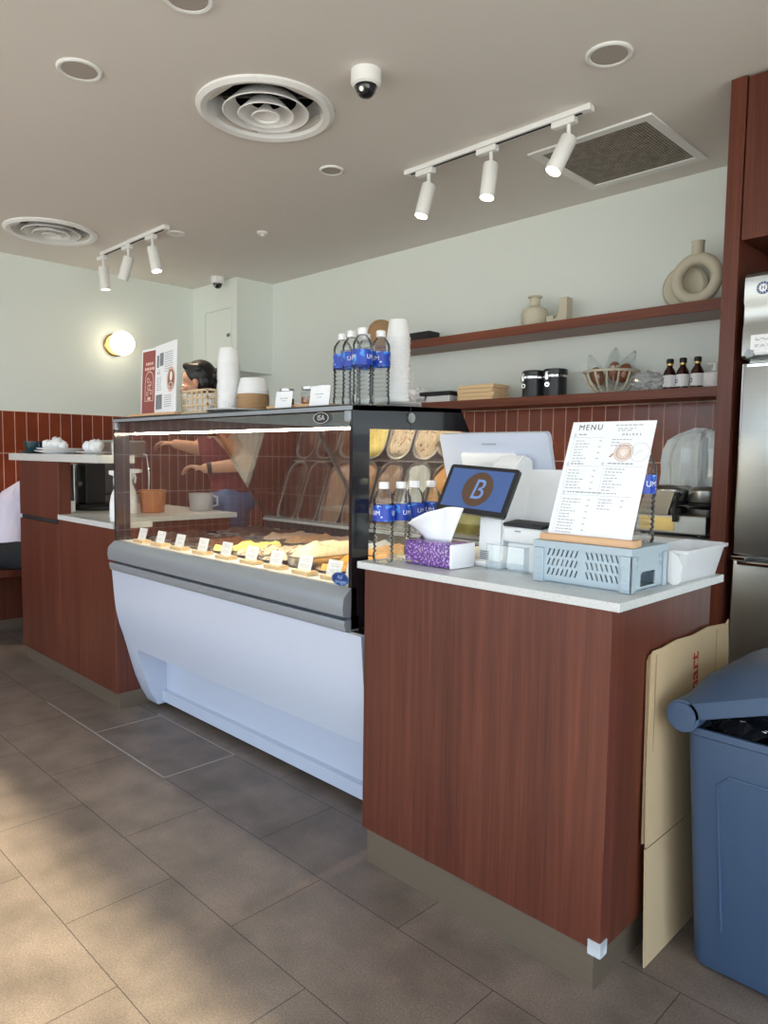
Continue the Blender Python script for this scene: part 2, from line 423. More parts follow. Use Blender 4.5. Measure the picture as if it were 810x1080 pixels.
for i in range(3):
    a, b_ = YF+i*1.4, YF+(i+1)*1.4
    fr = B().frame([(a, .08), (b_, .08), (b_, 2.30), (a, 2.30)], [(a+.03, .12), (b_-.03, .12), (b_-.03, 2.275), (a+.03, 2.275)], 'x', XR+.02, XR+.08)
    w_ = struct(fr.out('window_%d' % (i+6), 'blackm'))
    B().box(XR+.049, XR+.055, a+.03, b_-.03, .12, 2.275).out('pane', 'winpane', w_)
fw = B()
fw.box(XL, XR, YF-.1, YF, 0, .08); fw.box(XL, XR, YF-.1, YF, 2.30, ZC+.2)
struct(fw.out('wall_front', 'wall'))
n = 4; wdt = (XR-XL)/n
for i in range(n):
    a, b_ = XL+i*wdt, XL+(i+1)*wdt
    fr = B()
    fr.frame([(a, .08), (b_, .08), (b_, 2.30), (a, 2.30)], [(a+.03, .12), (b_-.03, .12), (b_-.03, 2.29), (a+.03, 2.29)], 'y', YF-.08, YF-.02)
    fr.box(a+.03, b_-.03, YF-.075, YF-.025, 1.86, 1.89)  # unseen transom, height set so the clear strip above shapes the sun band
    w_ = struct(fr.out('window_%d' % (i+1), 'blackm'))
    B().box(a+.03, b_-.03, YF-.055, YF-.049, 1.89, 2.285).out('pane', 'winpane', w_)
    B().box(a+.03, b_-.03, YF-.055, YF-.049, .12, 1.86).out('pane', 'sundim', w_)  # added dimming tint, keeps the floor sun band brighter than the rest
struct(B().box(XL, XL+.012, YF, YB, 0, 1.475).out('trim_2', 'tileL'))
struct(B().box(XL+.012, -1.01, YB-.012, YB, .60, 1.475).out('trim_3', 'tileB'))
# corner bulkhead with its access hatch
bk = struct(B().box(XL, -4.681, 3.12, YB, 1.83, ZC).out('wall_bulkhead', 'wall'))
h = B().frame([(-5.113, 1.908), (-4.741, 1.908), (-4.741, 2.311), (-5.113, 2.311)], [(-5.105, 1.916), (-4.749, 1.916), (-4.749, 2.303), (-5.105, 2.303)], 'y', 3.112, 3.121)
h.box(-5.102, -4.752, 3.114, 3.121, 1.919, 2.300)
hh = h.out('access_hatch', 'wall', bk)
B().box(-4.80, -4.765, 3.106, 3.115, 2.09, 2.115, .003).out('latch', 'steeld', hh)

# tall panel, overhead cabinet and shelves of the back wall
tag(B().box(-1.008, -.955, 2.69, YB-.001, 0, ZC-.004, .0015).out('tall_panel', 'wood'), 'dark red wood panel running floor to ceiling beside the steel fridge', 'panel')
oc = thing('overhead_cabinet', 'dark red wood cabinet hung over the fridge up to the ceiling', 'cabinet', (-.58, 3.0, 1.97))
B().box(-.951, -.2, 2.72, YB, 1.97, ZC-.001).out('body', 'wood', oc)
B().box(-.951, -.578, 2.695, 2.718, 1.965, ZC-.01, .001).out('door', 'wood', oc)
B().box(-.574, -.2, 2.695, 2.718, 1.965, ZC-.01, .001).out('door', 'wood', oc)
tag(B().box(-3.62, -1.009, 3.215, YB-.013+.012, 1.843, 1.891, .0015).out('wall_shelf', 'woodx'), 'upper dark red wood wall shelf carrying the cream vases', 'shelf', )
tag(B().box(-3.45, -1.009, 3.215, YB-.013, 1.478, 1.521, .0015).out('wall_shelf', 'woodx'), 'lower dark red wood wall shelf carrying black canisters and sauce bottles', 'shelf')
bc = thing('back_counter', 'dark wood back counter with pale stone top under the wall shelves', 'counter', (-2.1, 3.1, 0))
B().box(-3.25, -1.01, 2.80, YB-.013, 0.0, .88).out('cabinet_body', 'wood', bc)
B().box(-3.27, -1.009, 2.75, YB-.013, .881, .903, .002).out('worktop', 'stone', bc)

# ------------------------------------------------------------------ ceiling fittings
def diffuser(x, y, label):
    t = thing('air_diffuser', label, 'air vent', (x, y, ZC), 'round ceiling air diffusers')
    B().lathe([(.262, 0), (.262, -.008), (.245, -.018), (.222, -.012), (.205, .02), (.19, .07), (.200, .07), (.215, .02), (.225, .0)], n=56, cap0=False, cap1=False).out('outer_ring', 'whitem', t, True, world=False)
    for ro, z in ((.165, -.012), (.108, -.02), (.055, -.026)):
        b = B().lathe([(ro, z), (ro-.004, z-.003), (ro-.022, z+.018), (ro-.050, z+.046), (ro-.048, z+.048), (ro-.018, z+.018), (ro, z)], n=48, cap0=False, cap1=False)
        if ro < .06: b.lathe([(.0, z+.024), (ro-.006, z+.002)], n=40, cap0=False, cap1=False)
        b.out('cone_ring', 'whitem', t, True, world=False)
    b = B()
    for k in range(4):
        a = PI/4+k*PI/2; b.box(.03, .2, -.004, .004, .045, .06, mx=Matrix.Rotation(a, 4, 'Z'))
    b.out('spider', 'steeld', t, world=False)
    B().lathe([(.268, .012), (.268, .15)], n=48, cap0=False, cap1=True).out('duct', 'dark', t, True, world=False)
diffuser(*DIFF[0], 'large round white air diffuser in the ceiling beside the dome camera')
diffuser(*DIFF[1], 'round white air diffuser in the ceiling over the far left wall')
def roundfit(name, x, y, r, label, cat, grp, fill):
    t = thing(name, label, cat, (x, y, ZC), grp)
    B().lathe([(r, 0), (r, -.004), (r*.93, -.008), (r*.80, -.006), (r*.78, -.001)], n=40, cap0=False, cap1=False).out('rim', 'whitem', t, True, world=False)
    B().lathe([(r*.79, -.0045), (.0, -.0055)], n=40, cap0=False, cap1=True).out('grille' if fill == 'speaker' else 'lens', fill, t, True, world=False)
G_ = 'round flush ceiling fittings'
roundfit('ceiling_speaker', -2.604, 1.097, .075, 'round ceiling speaker left of the large diffuser', 'speaker', G_, 'speaker')
roundfit('ceiling_speaker', -1.238, 2.258, .075, 'round ceiling speaker above the track with the lit spots', 'speaker', G_, 'speaker')
roundfit('ceiling_speaker', -2.632, 2.272, .056, 'small round ceiling speaker between the large diffuser and the near track', 'speaker', G_, 'speaker')
roundfit('ceiling_speaker', -1.975, 1.15, .075, 'round ceiling speaker cut by the top edge of the photo', 'speaker', G_, 'speaker')
roundfit('downlight', -4.045, 2.268, .052, 'small round downlight by the end of the far spot track', 'downlight', G_, 'whitem')
sd = thing('smoke_detector', 'tiny flat white detector on the ceiling behind the far spot track', 'detector', (-3.648, 2.613, ZC))
B().lathe([(.034, 0), (.034, -.008), (.026, -.014), (.0, -.015)], n=28, cap0=False).out('housing', 'whitem', sd, True, world=False)
B().lathe([(.012, -.014), (.010, -.022), (0, -.023)], n=20, cap0=False).out('sensor', 'whitem', sd, True, world=False)
def dome(x, y, s, label):
    t = thing('dome_camera', label, 'camera', (x, y, ZC), 'ceiling dome cameras')
    B().lathe([(.052*s, 0), (.053*s, -.035*s), (.050*s, -.046*s), (.041*s, -.052*s), (.038*s, -.048*s)], n=36, cap0=False).out('housing', 'whitem', t, True, world=False)
    B().lathe([(.037*s, -.047*s), (.036*s, -.058*s), (.030*s, -.074*s), (.018*s, -.085*s), (0, -.089*s)], n=32, cap0=False).out('dome', 'black', t, True, world=False)
    q = Vector((.012, -.026, -.070))*s
    B().cyl(q, q+Vector((.006, -.012, -.006))*s, .008*s, n=16).out('lens', 'steel', t, True, world=False)
dome(-1.893, 1.787, 1.0, 'white dome camera with black bubble beside the large diffuser')
dome(-4.80, 3.03, .95, 'small white dome camera at the corner bulkhead')
# return-air grille
t = thing('return_air_grille', 'square grey return air grille with white frame in the ceiling', 'air vent', (-1.594, 3.015, ZC))
o4 = lambda q: [(-1.594-q, 3.015-q), (-1.594+q, 3.015-q), (-1.594+q, 3.015+q), (-1.594-q, 3.015+q)]
B().frame(o4(.278), o4(.238), 'z', ZC-.008, ZC+.004).out('frame', 'whitem', t)
B().box(-1.835, -1.353, 2.774, 3.256, ZC-.002, ZC+.006).out('mesh_panel', 'mesh', t)
# track lights: the lamps really light the room (a spot lamp in each head)
def spot_lamp(loc, d, w):
    l = bpy.data.lights.new('spot', 'SPOT'); l.energy = w*2.2; l.color = (1, .80, .58); l.spot_size = math.radians(46); l.spot_blend = .6; l.shadow_soft_size = .02
    o = bpy.data.objects.new('spot_lamp', l); COL.objects.link(o); o.location = loc
    o.rotation_euler = Vector(d).to_track_quat('-Z', 'Y').to_euler()
def track(x0, x1, y, heads, label, grp, lab, w):
    t = thing('light_track', label, 'light track', ((x0+x1)/2, y, ZC), 'ceiling light tracks')
    B().box(x0, x1, y-.017, y+.017, ZC-.022, ZC-.0005, .003).out('rail', 'whitem', t)
    B().box(x0+.03, x1-.03, y-.006, y+.006, ZC-.0235, ZC-.0215).out('slot', 'dark', t)
    B().box(x1-.002, x1+.012, y-.019, y+.019, ZC-.025, ZC-.001, .003).out('end_cap', 'whitem', t)
    for (x, d), lb in zip(heads, lab):
        d = Vector(d).normalized()
        s = thing('track_spotlight', lb, 'spotlight', (x, y, ZC-.022), grp)
        B().box(-.05, .05, -.016, .016, -.026, -.002, .004).out('adapter', 'whitem', s, world=False)
        B().cyl((.02, 0, -.024), (.02, 0, -.075), .008, n=14).out('stem', 'whitem', s, True, world=False)
        p = Vector((.02, 0, -.083)); a = p-d*.01; e = p+d*.135
        b = B().lathe([(.0, 0), (.029, 0), (.032, .004), (.032, .142), (.029, .146), (.026, .136)], a, 28, tuple(d), cap0=False, cap1=False)
        b.out('lamp_head', 'whitem', s, True, world=False)
        B().lathe([(.0, .134), (.026, .135)], a, 24, tuple(d), cap0=False, cap1=False).out('lens', 'spotglow', s, world=False)
        spot_lamp(Vector((x, y, ZC-.022))+a+d*.152, d, w)
E1 = ['lit track spotlight at the left end of the near track', 'lit track spotlight in the middle of the near track', 'lit track spotlight by the grille end of the near track']
track(-2.39, -1.455, 2.52, [(-2.27, (-.12, -.22, -1)), (-1.925, (.0, -.16, -1)), (-1.56, (-.25, -.42, -1))], 'near white ceiling track with three lit spotlights beside the grey grille', 'spotlights on the near track', E1, 14)
E2 = ['lit track spotlight nearest the left wall', 'lit track spotlight in the middle of the far track', 'lit track spotlight at the right end of the far track']
track(-4.80, -3.95, 2.15, [(-4.80, (-.03, .10, -1)), (-4.44, (-.32, -.15, -1)), (-4.13, (.18, .1, -1))], 'far white ceiling track with three lit spotlights near the left wall', 'spotlights on the far track', E2, 12)
# globe wall lamp
t = thing('wall_lamp', 'glowing round globe wall lamp on brass plate', 'lamp', (XL, 2.455, 2.0))
B().lathe([(.0, 0), (.082, 0), (.082, .018), (.074, .026), (.0, .026)], n=36, axis=(1, 0, 0), cap0=False, cap1=False).out('back_plate', 'brass', t, True, world=False)
B().cyl((.024, 0, 0), (.06, 0, 0), .03, n=24).out('neck', 'brass', t, True, world=False)
B().ball((.135, 0, 0), .088, 32, 20).out('globe', 'globe', t, True, world=False)
# ------------------------------------------------------------------ gelato display case
X0, X1 = -3.212, -1.605
CY = 1.478
case = thing('gelato_display_case', 'long glass gelato display case with curved white front', 'display case', (-2.41, 1.95, 0))
# white lower front: bulging skin, recessed toe, end cheeks, tank behind
front = [(1.462, .665), (1.466, .62), (1.469, .58), (1.474, .52), (1.481, .468), (1.494, .41), (1.512, .355), (1.528, .30)]
def skin(x0, x1, prof, th):
    b = B(); back = [(y+th, z) for y, z in prof]
    b.prism(prof+back[::-1], 'x', x0, x1); return b
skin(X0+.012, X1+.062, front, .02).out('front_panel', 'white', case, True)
ch = front+[(1.548, .225), (1.570, .15), (1.60, .075), (1.632, .018)]
for xa, xb in ((X0, X0+.012),):
    B().prism(ch+[(2.36, .018), (2.36, .665)], 'x', xa, xb).out('side_cheek', 'white', case)
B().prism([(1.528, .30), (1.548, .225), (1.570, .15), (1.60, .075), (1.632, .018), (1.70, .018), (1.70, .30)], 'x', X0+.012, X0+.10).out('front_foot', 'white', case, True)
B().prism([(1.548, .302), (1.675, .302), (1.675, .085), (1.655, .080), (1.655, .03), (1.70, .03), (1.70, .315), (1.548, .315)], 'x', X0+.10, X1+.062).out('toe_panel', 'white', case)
B().box(X0+.02, X1-.005, 1.76, 2.34, .03, .64).out('tank', 'whitem', case)
for x in (X0+.15, X1-.15):
    for y in (1.80, 2.28): B().cyl((x, y, 0), (x, y, .032), .02, n=14).out('levelling_foot', 'blackm', case)
# grey aluminium rail
B().prism([(1.452, .778), (1.446, .770), (1.442, .742), (1.446, .716), (1.470, .712), (1.50, .712), (1.50, .800), (1.478, .800), (1.468, .792)], 'x', X0, X1).out('upper_rail', 'silver', case, True)
B().prism([(1.476, .712), (1.476, .702), (1.51, .702), (1.51, .712)], 'x', X0, X1).out('rail_groove', 'silverd', case)
B().prism([(1.452, .702), (1.449, .690), (1.456, .668), (1.51, .665), (1.51, .702)], 'x', X0, X1).out('lower_rail', 'silver', case, True)
# end frames of black glass with a clear window
outer = [(1.478, .672), (1.478, 1.352), (1.73, 1.362), (1.985, 1.368), (2.335, .86), (2.36, .80), (2.36, .672)]
inner = [(1.548, .79), (1.548, 1.284), (1.73, 1.288), (2.026, 1.292), (2.316, .866), (2.316, .83), (2.316, .79)]
for xa, xb, nm in ((X0, X0+.014, 0), (X1-.014, X1, 1)):
    B().frame(outer, inner, 'x', xa, xb).out('end_frame', 'black', case)
    B().prism(inner, 'x', xa+.004, xb-.004).out('end_glass', 'endpane', case)
# lock on the right end frame, with the seam between frame halves
lk = B().cyl((X1, 1.73, 1.326), (X1+.006, 1.73, 1.326), .016, n=26).cyl((X1+.006, 1.73, 1.326), (X1+.009, 1.73, 1.326), .009, n=20)
lk.out('lock', 'steel', case, True)
B().box(X1, X1+.0006, 1.7285, 1.7315, 1.285, 1.362).out('seam', 'dark', case)
# top
B().prism([(CY, 1.338), (CY, 1.356), (1.99, 1.370), (1.99, 1.356), (CY+.03, 1.338)], 'x', X0, X1).out('top_panel', 'black', case)
B().prism([(CY-.004, 1.339), (CY-.004, 1.351), (CY+.03, 1.351), (CY+.03, 1.347), (CY+.006, 1.339)], 'x', X0+.002, X1-.002).out('top_rail', 'silver', case)
B().prism([(1.548, 1.292), (1.552, 1.338), (1.64, 1.338), (1.64, 1.292)], 'x', X0+.014, X1-.014).out('lamp_housing', 'blackm', case)
B().box(X0+.03, X1-.03, 1.564, 1.578, 1.286, 1.2925).out('light_strip', 'ledw', case)
# glass
fg = B().box(X0+.002, X1-.002, CY, CY+.006, .800, 1.334)
fg.out('front_glass', 'pane', case)
B().box(X1-.035, X1-.008, CY-.006, CY+.012, 1.305, 1.338, .004).out('glass_hinge', 'silver', case)
B().box(X0+.010, X0+.035, CY-.006, CY+.012, 1.305, 1.338, .004).out('glass_hinge', 'silver', case)
# reflecting rear sliding doors that lean forward
def slab_yz(y0, z0, y1, z1, th):
    d = Vector((y1-y0, z1-z0)).normalized(); nrm = Vector((-d.y, d.x))*th
    return [(y0, z0), (y1, z1), (y1+nrm.x, z1+nrm.y), (y0+nrm.x, z0+nrm.y)]
xm = (X0+X1)/2
for k, (xa, xb) in enumerate(((X0+.02, xm+.02), (xm-.02, X1-.02))):
    dd = .008*k
    d = B().prism(slab_yz(2.30+dd, .872, 1.968+dd, 1.345, -.005), 'x', xa, xb).out('rear_door', 'mirror', case)
    f = B()
    f.prism(slab_yz(2.308+dd, .862, 2.300+dd, .875, -.012), 'x', xa, xb)
    f.prism(slab_yz(2.30+dd, .872, 1.968+dd, 1.345, -.012), 'x', (xb-.012 if k == 0 else xa), (xb if k == 0 else xa+.012))
    f.out('door_edge', 'silverd', d)
B().box(X0+.014, X1-.014, 2.318, 2.335, .68, .862).out('rear_wall', 'blackm', case)
B().box(X0+.014, X1-.014, 2.292, 2.336, .855, .868, .002).out('door_track', 'silver', case)
# well for the pans
B().box(X0+.014, X1-.014, 1.50, 2.318, .665, .675).out('well_floor', 'panm', case)
B().prism([(1.500, .700), (1.500, .800), (1.592, .800), (1.592, .790), (1.51, .790), (1.51, .700)], 'x', X0+.014, X1-.014).out('card_ledge', 'whitem', case)
B().box(X0+.014, X0+.030, 1.592, 2.318, .675, .815).out('well_side', 'blackm', case)
B().box(X1-.022, X1-.014, 1.592, 2.318, .675, .800).out('well_side', 'panm', case)
B().box(X0+.030, X1-.022, 1.952, 1.958, .675, .800).out('pan_bar', 'panm', case)
# badges
mxf = plane_mx((-1.655, CY-.0012, .822), (1, 0, 0), (0, 0, 1))
b = B(); disc(b, mxf, (0, 0), .040, .0, 32, .021); bo = b.out('badge', 'sticker', case)
b = B(); b.text('ital', .020, mxf @ Matrix.Translation((-.002, .007, .0006)), .0002, shear=.2); b.text('proget', .019, mxf @ Matrix.Translation((.002, -.008, .0006)), .0002, shear=.2)
annulus(b, mxf, (0, 0), .0365, .0375, .0006, 32, .5)
b.out('lettering', mat('badge_print', rgb(150, 185, 225), .5, var=0), bo)
mxt = plane_mx((-1.752, CY-.0012, 1.318), (1, 0, 0), (0, 0, 1))
b = B(); disc(b, mxt, (0, 0), .040, 0, 32, .019); bo = b.out('badge', 'blackm', case)
b = B(); annulus(b, mxt, (0, 0), .034, .037, .0006, 32, .47); b.text('ISA', .024, mxt @ Matrix.Translation((0, 0, .0006)), .0002, space=1.1)
b.out('lettering', mat('badge_silver', rgb(205, 208, 205), .5, var=0), bo)

# pans of gelato
def ic(name, c, spots=(), rough=.45):
    return speck_mat(name, c, list(spots) or [(40, .6, tuple(x*.85 for x in c[:3])+(1,))], rough, 55)
GEL = {
 'dark chocolate': ic('gelato_dark_chocolate', rgb(52, 32, 26)), 'milk chocolate': ic('gelato_milk_chocolate', rgb(104, 66, 48), [(60, .62, rgb(60, 36, 28))]),
 'hazelnut brown': ic('gelato_hazelnut', rgb(150, 116, 90)), 'pale yellow': ic('gelato_yellow', rgb(245, 226, 140)),
 'taupe coffee': ic('gelato_taupe', rgb(146, 124, 112)), 'cream with chocolate chips': ic('gelato_chip', rgb(232, 214, 190), [(75, .58, rgb(84, 48, 40)), (40, .64, rgb(196, 130, 110))]),
 'plain cream': ic('gelato_cream', rgb(238, 220, 186)), 'orange mango': ic('gelato_mango', rgb(232, 168, 78), [(50, .58, rgb(246, 202, 120))]),
 'bright green': ic('gelato_green', rgb(160, 178, 78), [(50, .58, rgb(196, 204, 120))]), 'pistachio': ic('gelato_pistachio', rgb(172, 172, 110)),
 'pale blue grey': ic('gelato_bluegrey', rgb(190, 200, 206)), 'caramel tan': ic('gelato_caramel', rgb(200, 150, 92), [(45, .6, rgb(226, 190, 140))]),
 'pink berry': ic('gelato_pink', rgb(214, 150, 140), [(60, .6, rgb(160, 70, 70))]),
}
PW, PL = .158, .345
def stadium(hw, hl, r, n=6):
    pts = []
    for cx, cy, a0 in ((hw-r, hl-r, 0), (-hw+r, hl-r, PI/2), (-hw+r, -hl+r, PI), (hw-r, -hl+r, 1.5*PI)):
        for i in range(n+1):
            a = a0+PI/2*i/n; pts.append((cx+math.cos(a)*r, cy+math.sin(a)*r))
    return pts
def loft(b, rings, close0=True, close1=True):
    prev = None
    for pts, z in rings:
        k = [b.v((x, y, z)) for x, y in pts]
        if prev: b.bridge(prev, k)
        elif close0: b.face(k[::-1])
        prev = k
    if close1: b.face(prev)
    return b
def make_pan(x, y, zr, flavour, lab, seed, fill=1.0):
    t = thing('gelato_pan', lab, 'gelato pan', (x, y, zr), 'steel gelato pans in the display case')
    R = .068
    b = B(); hw, hl = PW/2, PL/2
    loft(b, [(stadium(hw-.012, hl-.012, R-.012), -.12), (stadium(hw-.006, hl-.006, R-.006), -.004), (stadium(hw, hl, R), 0), (stadium(hw, hl, R), .003), (stadium(hw-.008, hl-.008, R-.008), .002), (stadium(hw-.011, hl-.011, R-.011), -.02), (stadium(hw-.015, hl-.015, R-.012), -.116)])
    b.out('pan', 'panm', t, True, world=False)
    rnd = random.Random(seed); ph = rnd.random()*6
    b = B(); rings = []
    S = [(1.0, -.03), (.99, -.012), (.93, .004), (.80, .016), (.6, .026), (.38, .032), (.15, .034)]
    for s, z in S:
        pts = stadium((hw-.013)*s, (hl-.013)*s, max(.004, (R-.013)*s), 6); rings.append((pts, z*fill))
    prev = None
    for pts, z in rings:
        k = [b.v((px, py, z+(.010*math.sin(py*46+ph)+.006*math.sin(px*70+py*30+ph*2)+rnd.uniform(-.003, .003))*(1 if z > -.005 else 0))) for px, py in pts]
        if prev: b.bridge(prev, k)
        prev = k
    b.face(prev)
    b.out('gelato', GEL[flavour], t, 'all', world=False)
pitch = (X1-.022-(X0+.030))/9
fr = ['dark chocolate', 'dark chocolate', 'milk chocolate', 'pale yellow', 'cream with chocolate chips', 'cream with chocolate chips', 'plain cream', 'orange mango', 'bright green']
bkr = ['dark chocolate', 'dark chocolate', 'taupe coffee', 'hazelnut brown', 'taupe coffee', 'pale blue grey', 'caramel tan', 'pistachio', 'caramel tan']
ordn = ['leftmost', 'second from the left', 'third from the left', 'fourth from the left', 'middle one', 'fourth from the right', 'third from the right', 'second from the right', 'rightmost']
# shift the front row so that the raised cream and mango pans stand where the photo shows them
for i in range(9):
    x = X0+.030+pitch*(i+.5)
    z = .806
    if i == 6: z = .836
    make_pan(x, 1.774, z, fr[i], 'steel pan of %s gelato, %s in the front row' % (fr[i], ordn[i]), i, (.5, .3, .5, .5, .45, .5, 1.1, 1.1, .9)[i])
    make_pan(x, 2.135, .812, bkr[i], 'steel pan of %s gelato, %s in the back row' % (bkr[i], ordn[i]), 20+i, .4)
# flavour cards
for i, x in enumerate((-3.060, -2.893, -2.730, -2.549, -2.380, -2.213, -2.062, -1.901, -1.752, -1.660)):
    nm = ['leftmost', 'second from the left', 'third from the left', 'fourth from the left', 'fifth from the left', 'fifth from the right', 'fourth from the right', 'third from the right', 'second from the right', 'rightmost'][i]
    t = thing('flavour_card', 'white flavour card on a small wooden block, %s along the case front' % nm, 'sign', (x, 1.535, .800), 'flavour cards in the case')
    b = B(); b.box(-.044, .044, -.022, .024, .0002, .014, .001); b.out('block', 'birch', t, world=False)
    mx = plane_mx((0, -.004, .012), (1, 0, 0), (0, .28, 1))
    b = B(); b.box(-.035, .035, 0, .054, -.0006, 0, mx=mx)
    cd = b.out('card', 'paper', t, world=False)
    b = B()
    for k, yy in enumerate((.040, .033, .020, .014)): lines(b, mx, -.022+.003*(k % 2), .021, yy, .0013, .0006, .008, .003)
    b.out('print', 'ink', cd, world=False)
# ------------------------------------------------------------------ service counter
sc_ = thing('service_counter', 'dark red wood service counter with pale stone top in the foreground', 'counter', (-1.11, 1.72, 0))
CXL, CXR = -1.50, -.732
B().box(CXL, CXR, 1.434, 1.98, .106, .877, .0015).out('front_panel', 'wood', sc_)
B().box(CXL+.012, CXR-.02, 1.445, 1.96, 0, .106).out('kick_plate', 'kick', sc_)
B().box(-1.526, -.712, 1.426, 2.015, .877, .897, .002).out('worktop', 'stone', sc_)
b = B(); 
b.prism([(CXR-.028, 1.431), (CXR+.003, 1.431), (CXR+.003, 1.462), (CXR, 1.462), (CXR, 1.434), (CXR-.028, 1.434)], 'z', .097, .128)
b.prism([(CXR-.028, 1.431), (CXR+.003, 1.431), (CXR+.003, 1.462)], 'z', .094, .097)
b.out('corner_guard', 'frosta', sc_)
# left counter: screen panel, raised slab, low counter
lc = thing('left_counter', 'dark red wood counter with raised stone slab left of the display case', 'counter', (-3.9, 1.7, 0))
B().box(-4.437, -3.868, 1.480, 1.545, .845, 1.150, .0015).out('upper_panel', 'wood', lc)
B().box(-4.437, -3.868, 1.492, 1.545, .822, .845).out('finger_groove', 'dark', lc)
b = B(); b.box(-4.437, -3.868, 1.480, 1.56, .075, .822, .0015); b.box(-3.868, -3.216, 1.480, 1.66, .075, .850, .0015)
b.out('front_panel', 'wood', lc)
B().prism([(-4.437, 1.56), (-4.437, 2.27), (-3.475, 2.27), (-3.475, 1.66), (-3.868, 1.66), (-3.868, 1.56)], 'z', .01, .850).out('cabinet_body', 'wood', lc)
B().box(-4.42, -3.216, 1.494, 1.655, 0, .075).out('kick_plate', 'kick', lc)
B().prism([(-3.868, 1.474), (-3.868, 1.546), (-4.437, 1.546), (-4.437, 2.30), (-3.452, 2.30), (-3.452, 1.67), (-3.222, 1.67), (-3.222, 1.474)], 'z', .851, .876).out('low_worktop', 'stone', lc)
B().box(-4.583, -3.375, 1.472, 1.66, 1.151, 1.190, .002).out('raised_slab', 'stone', lc)
B().box(-4.437, -4.41, 1.545, 1.655, .876, 1.151).out('end_panel', 'wood', lc)

# ------------------------------------------------------------------ water bottles
WH = .23
def bottle_parts(t):
    prof = [(.004, .006), (.020, .002), (.027, .001), (.030, .006), (.0305, .02)]
    z = .026
    while z < .112: prof += [(.0300, z), (.0275, z+.006), (.0300, z+.012)]; z += .0125
    prof += [(.0308, .118), (.0308, .165), (.0290, .172), (.0305, .177), (.0285, .188), (.022, .200), (.0145, .208), (.0125, .212), (.0125, .219), (0, .219)]
    B().lathe(prof, n=32, cap1=False).out('body', 'water', t, True, world=False)
    lb = B().lathe([(.0311, .119), (.0311, .164)], n=32, cap0=False, cap1=False).out('label', 'lblue', t, True, world=False)
    b = B()
    for k in range(3):
        a = k*2*PI/3+1.2
        r = .0316; mx = Matrix.Rotation(a, 4, 'Z') @ plane_mx((0, -r, .142), (1, 0, 0), (0, 0, 1))
        q = B(); q.text('UM', .019, Matrix.Identity(4), .0002, space=1.05)
        me = bpy.data.meshes.new('x'); q.bm.to_mesh(me); q.bm.free(); k0 = len(b.bm.verts); b.bm.from_mesh(me); bpy.data.meshes.remove(me); b.bm.verts.ensure_lookup_table()
        for v in b.bm.verts[k0:]:
            th = v.co.x/r; v.co = Matrix.Rotation(a, 4, 'Z') @ Vector((math.sin(th)*(r+v.co.z), -math.cos(th)*(r+v.co.z), .142+v.co.y))
    b.out('lettering', 'cap', lb, world=False)
    B().lathe([(.0140, .211), (.0150, .213), (.0150, .229), (.0140, .2305), (0, .2308)], n=28).out('cap', 'cap', t, True, world=False)
b0 = None
def bottle(x, y, z, label, grp, rz):
    global b0
    if b0 is None:
        b0 = thing('water_bottle', label, 'bottle', (x, y, z), grp, rz); bottle_parts(b0); return b0
    r = dup(b0, (x, y, z), label, rz); r['group'] = grp; return r
g = 'water bottles on the service counter'
bottle(-1.468, 1.475, .8972, 'leftmost water bottle on the service counter', g, .9)
bottle(-1.462, 1.540, .8972, 'second water bottle from the left on the service counter beside the tissue pack', g, 2.3)
bottle(-1.493, 1.632, .8972, 'third water bottle from the left on the service counter behind the tissue pack', g, .3)
bottle(-1.490, 1.706, .8972, 'rightmost of the four water bottles on the service counter next to the till screen', g, 1.5)
g = 'water bottles on top of the display case'
bottle(-1.774, 1.585, 1.3615, 'water bottle leftmost of those on the display case', g, .2)
bottle(-1.709, 1.565, 1.3610, 'water bottle second from left on the display case', g, 1.7)
bottle(-1.642, 1.548, 1.3605, 'frontmost water bottle on the display case', g, 2.6)
bottle(-1.645, 1.630, 1.3630, 'water bottle beside the tall white cup stack on the display case', g, 1.1)
bottle(-1.725, 1.640, 1.3630, 'water bottle hidden at the back of the group on the display case', g, .6)
bottle(-.796, 1.690, 1.0012, 'water bottle standing on the grey crate behind the menu board', 'single water bottle', 2.0)

# ------------------------------------------------------------------ tissue pack
t = thing('tissue_pack', 'lavender patterned soft tissue pack with a white tissue pulled up', 'tissue pack', (-1.325, 1.555, .8972))
b = B(); b.box(-1.41, -1.243, 1.502, 1.607, .8975, .966, .008, 3)
pk = b.out('pack', 'flower', t, True)
b = B(); b.box(-1.2445, -1.2365, 1.503, 1.606, .898, .965, .0035, 2)
for v in b.bm.verts:
    if v.co.x > -1.24: v.co.x += .006*math.cos((v.co.y-1.5545)/.05*1.4)
b.out('end_flap', 'paper', t, True)
b = B(); disc(b, plane_mx((-1.325, 1.555, .9666), (1, 0, 0), (0, 1, 0)), (0, 0), .062, .0004, 28, .026); b.out('opening', 'clearbag', t)
# tissue: two pleated sheets rising from the slit
b = B(); nu, nv = 16, 10
grid = []
for j in range(nv+1):
    v = j/nv; row = []
    for i in range(nu+1):
        u = i/nu*2-1
        x = -1.325+u*(.045+.040*v)-.012*v+.02*v*v; z = .966+v*(.088+.012*math.sin(u*2.2)-.038*max(0, -u-.2)); y = 1.552+.012*math.sin(u*5+1)*v+.02*math.sin(u*1.4)*v-.035*v*v*(1 if u < .6 else .6)
        row.append(b.v((x, y, z)))
    grid.append(row)
for j in range(nv):
    for i in range(nu): b.face([grid[j][i], grid[j][i+1], grid[j+1][i+1], grid[j+1][i]])
ti = b.out('tissue', 'paper', t, 'all'); md = ti.modifiers.new('s', 'SOLIDIFY'); md.thickness = .0012
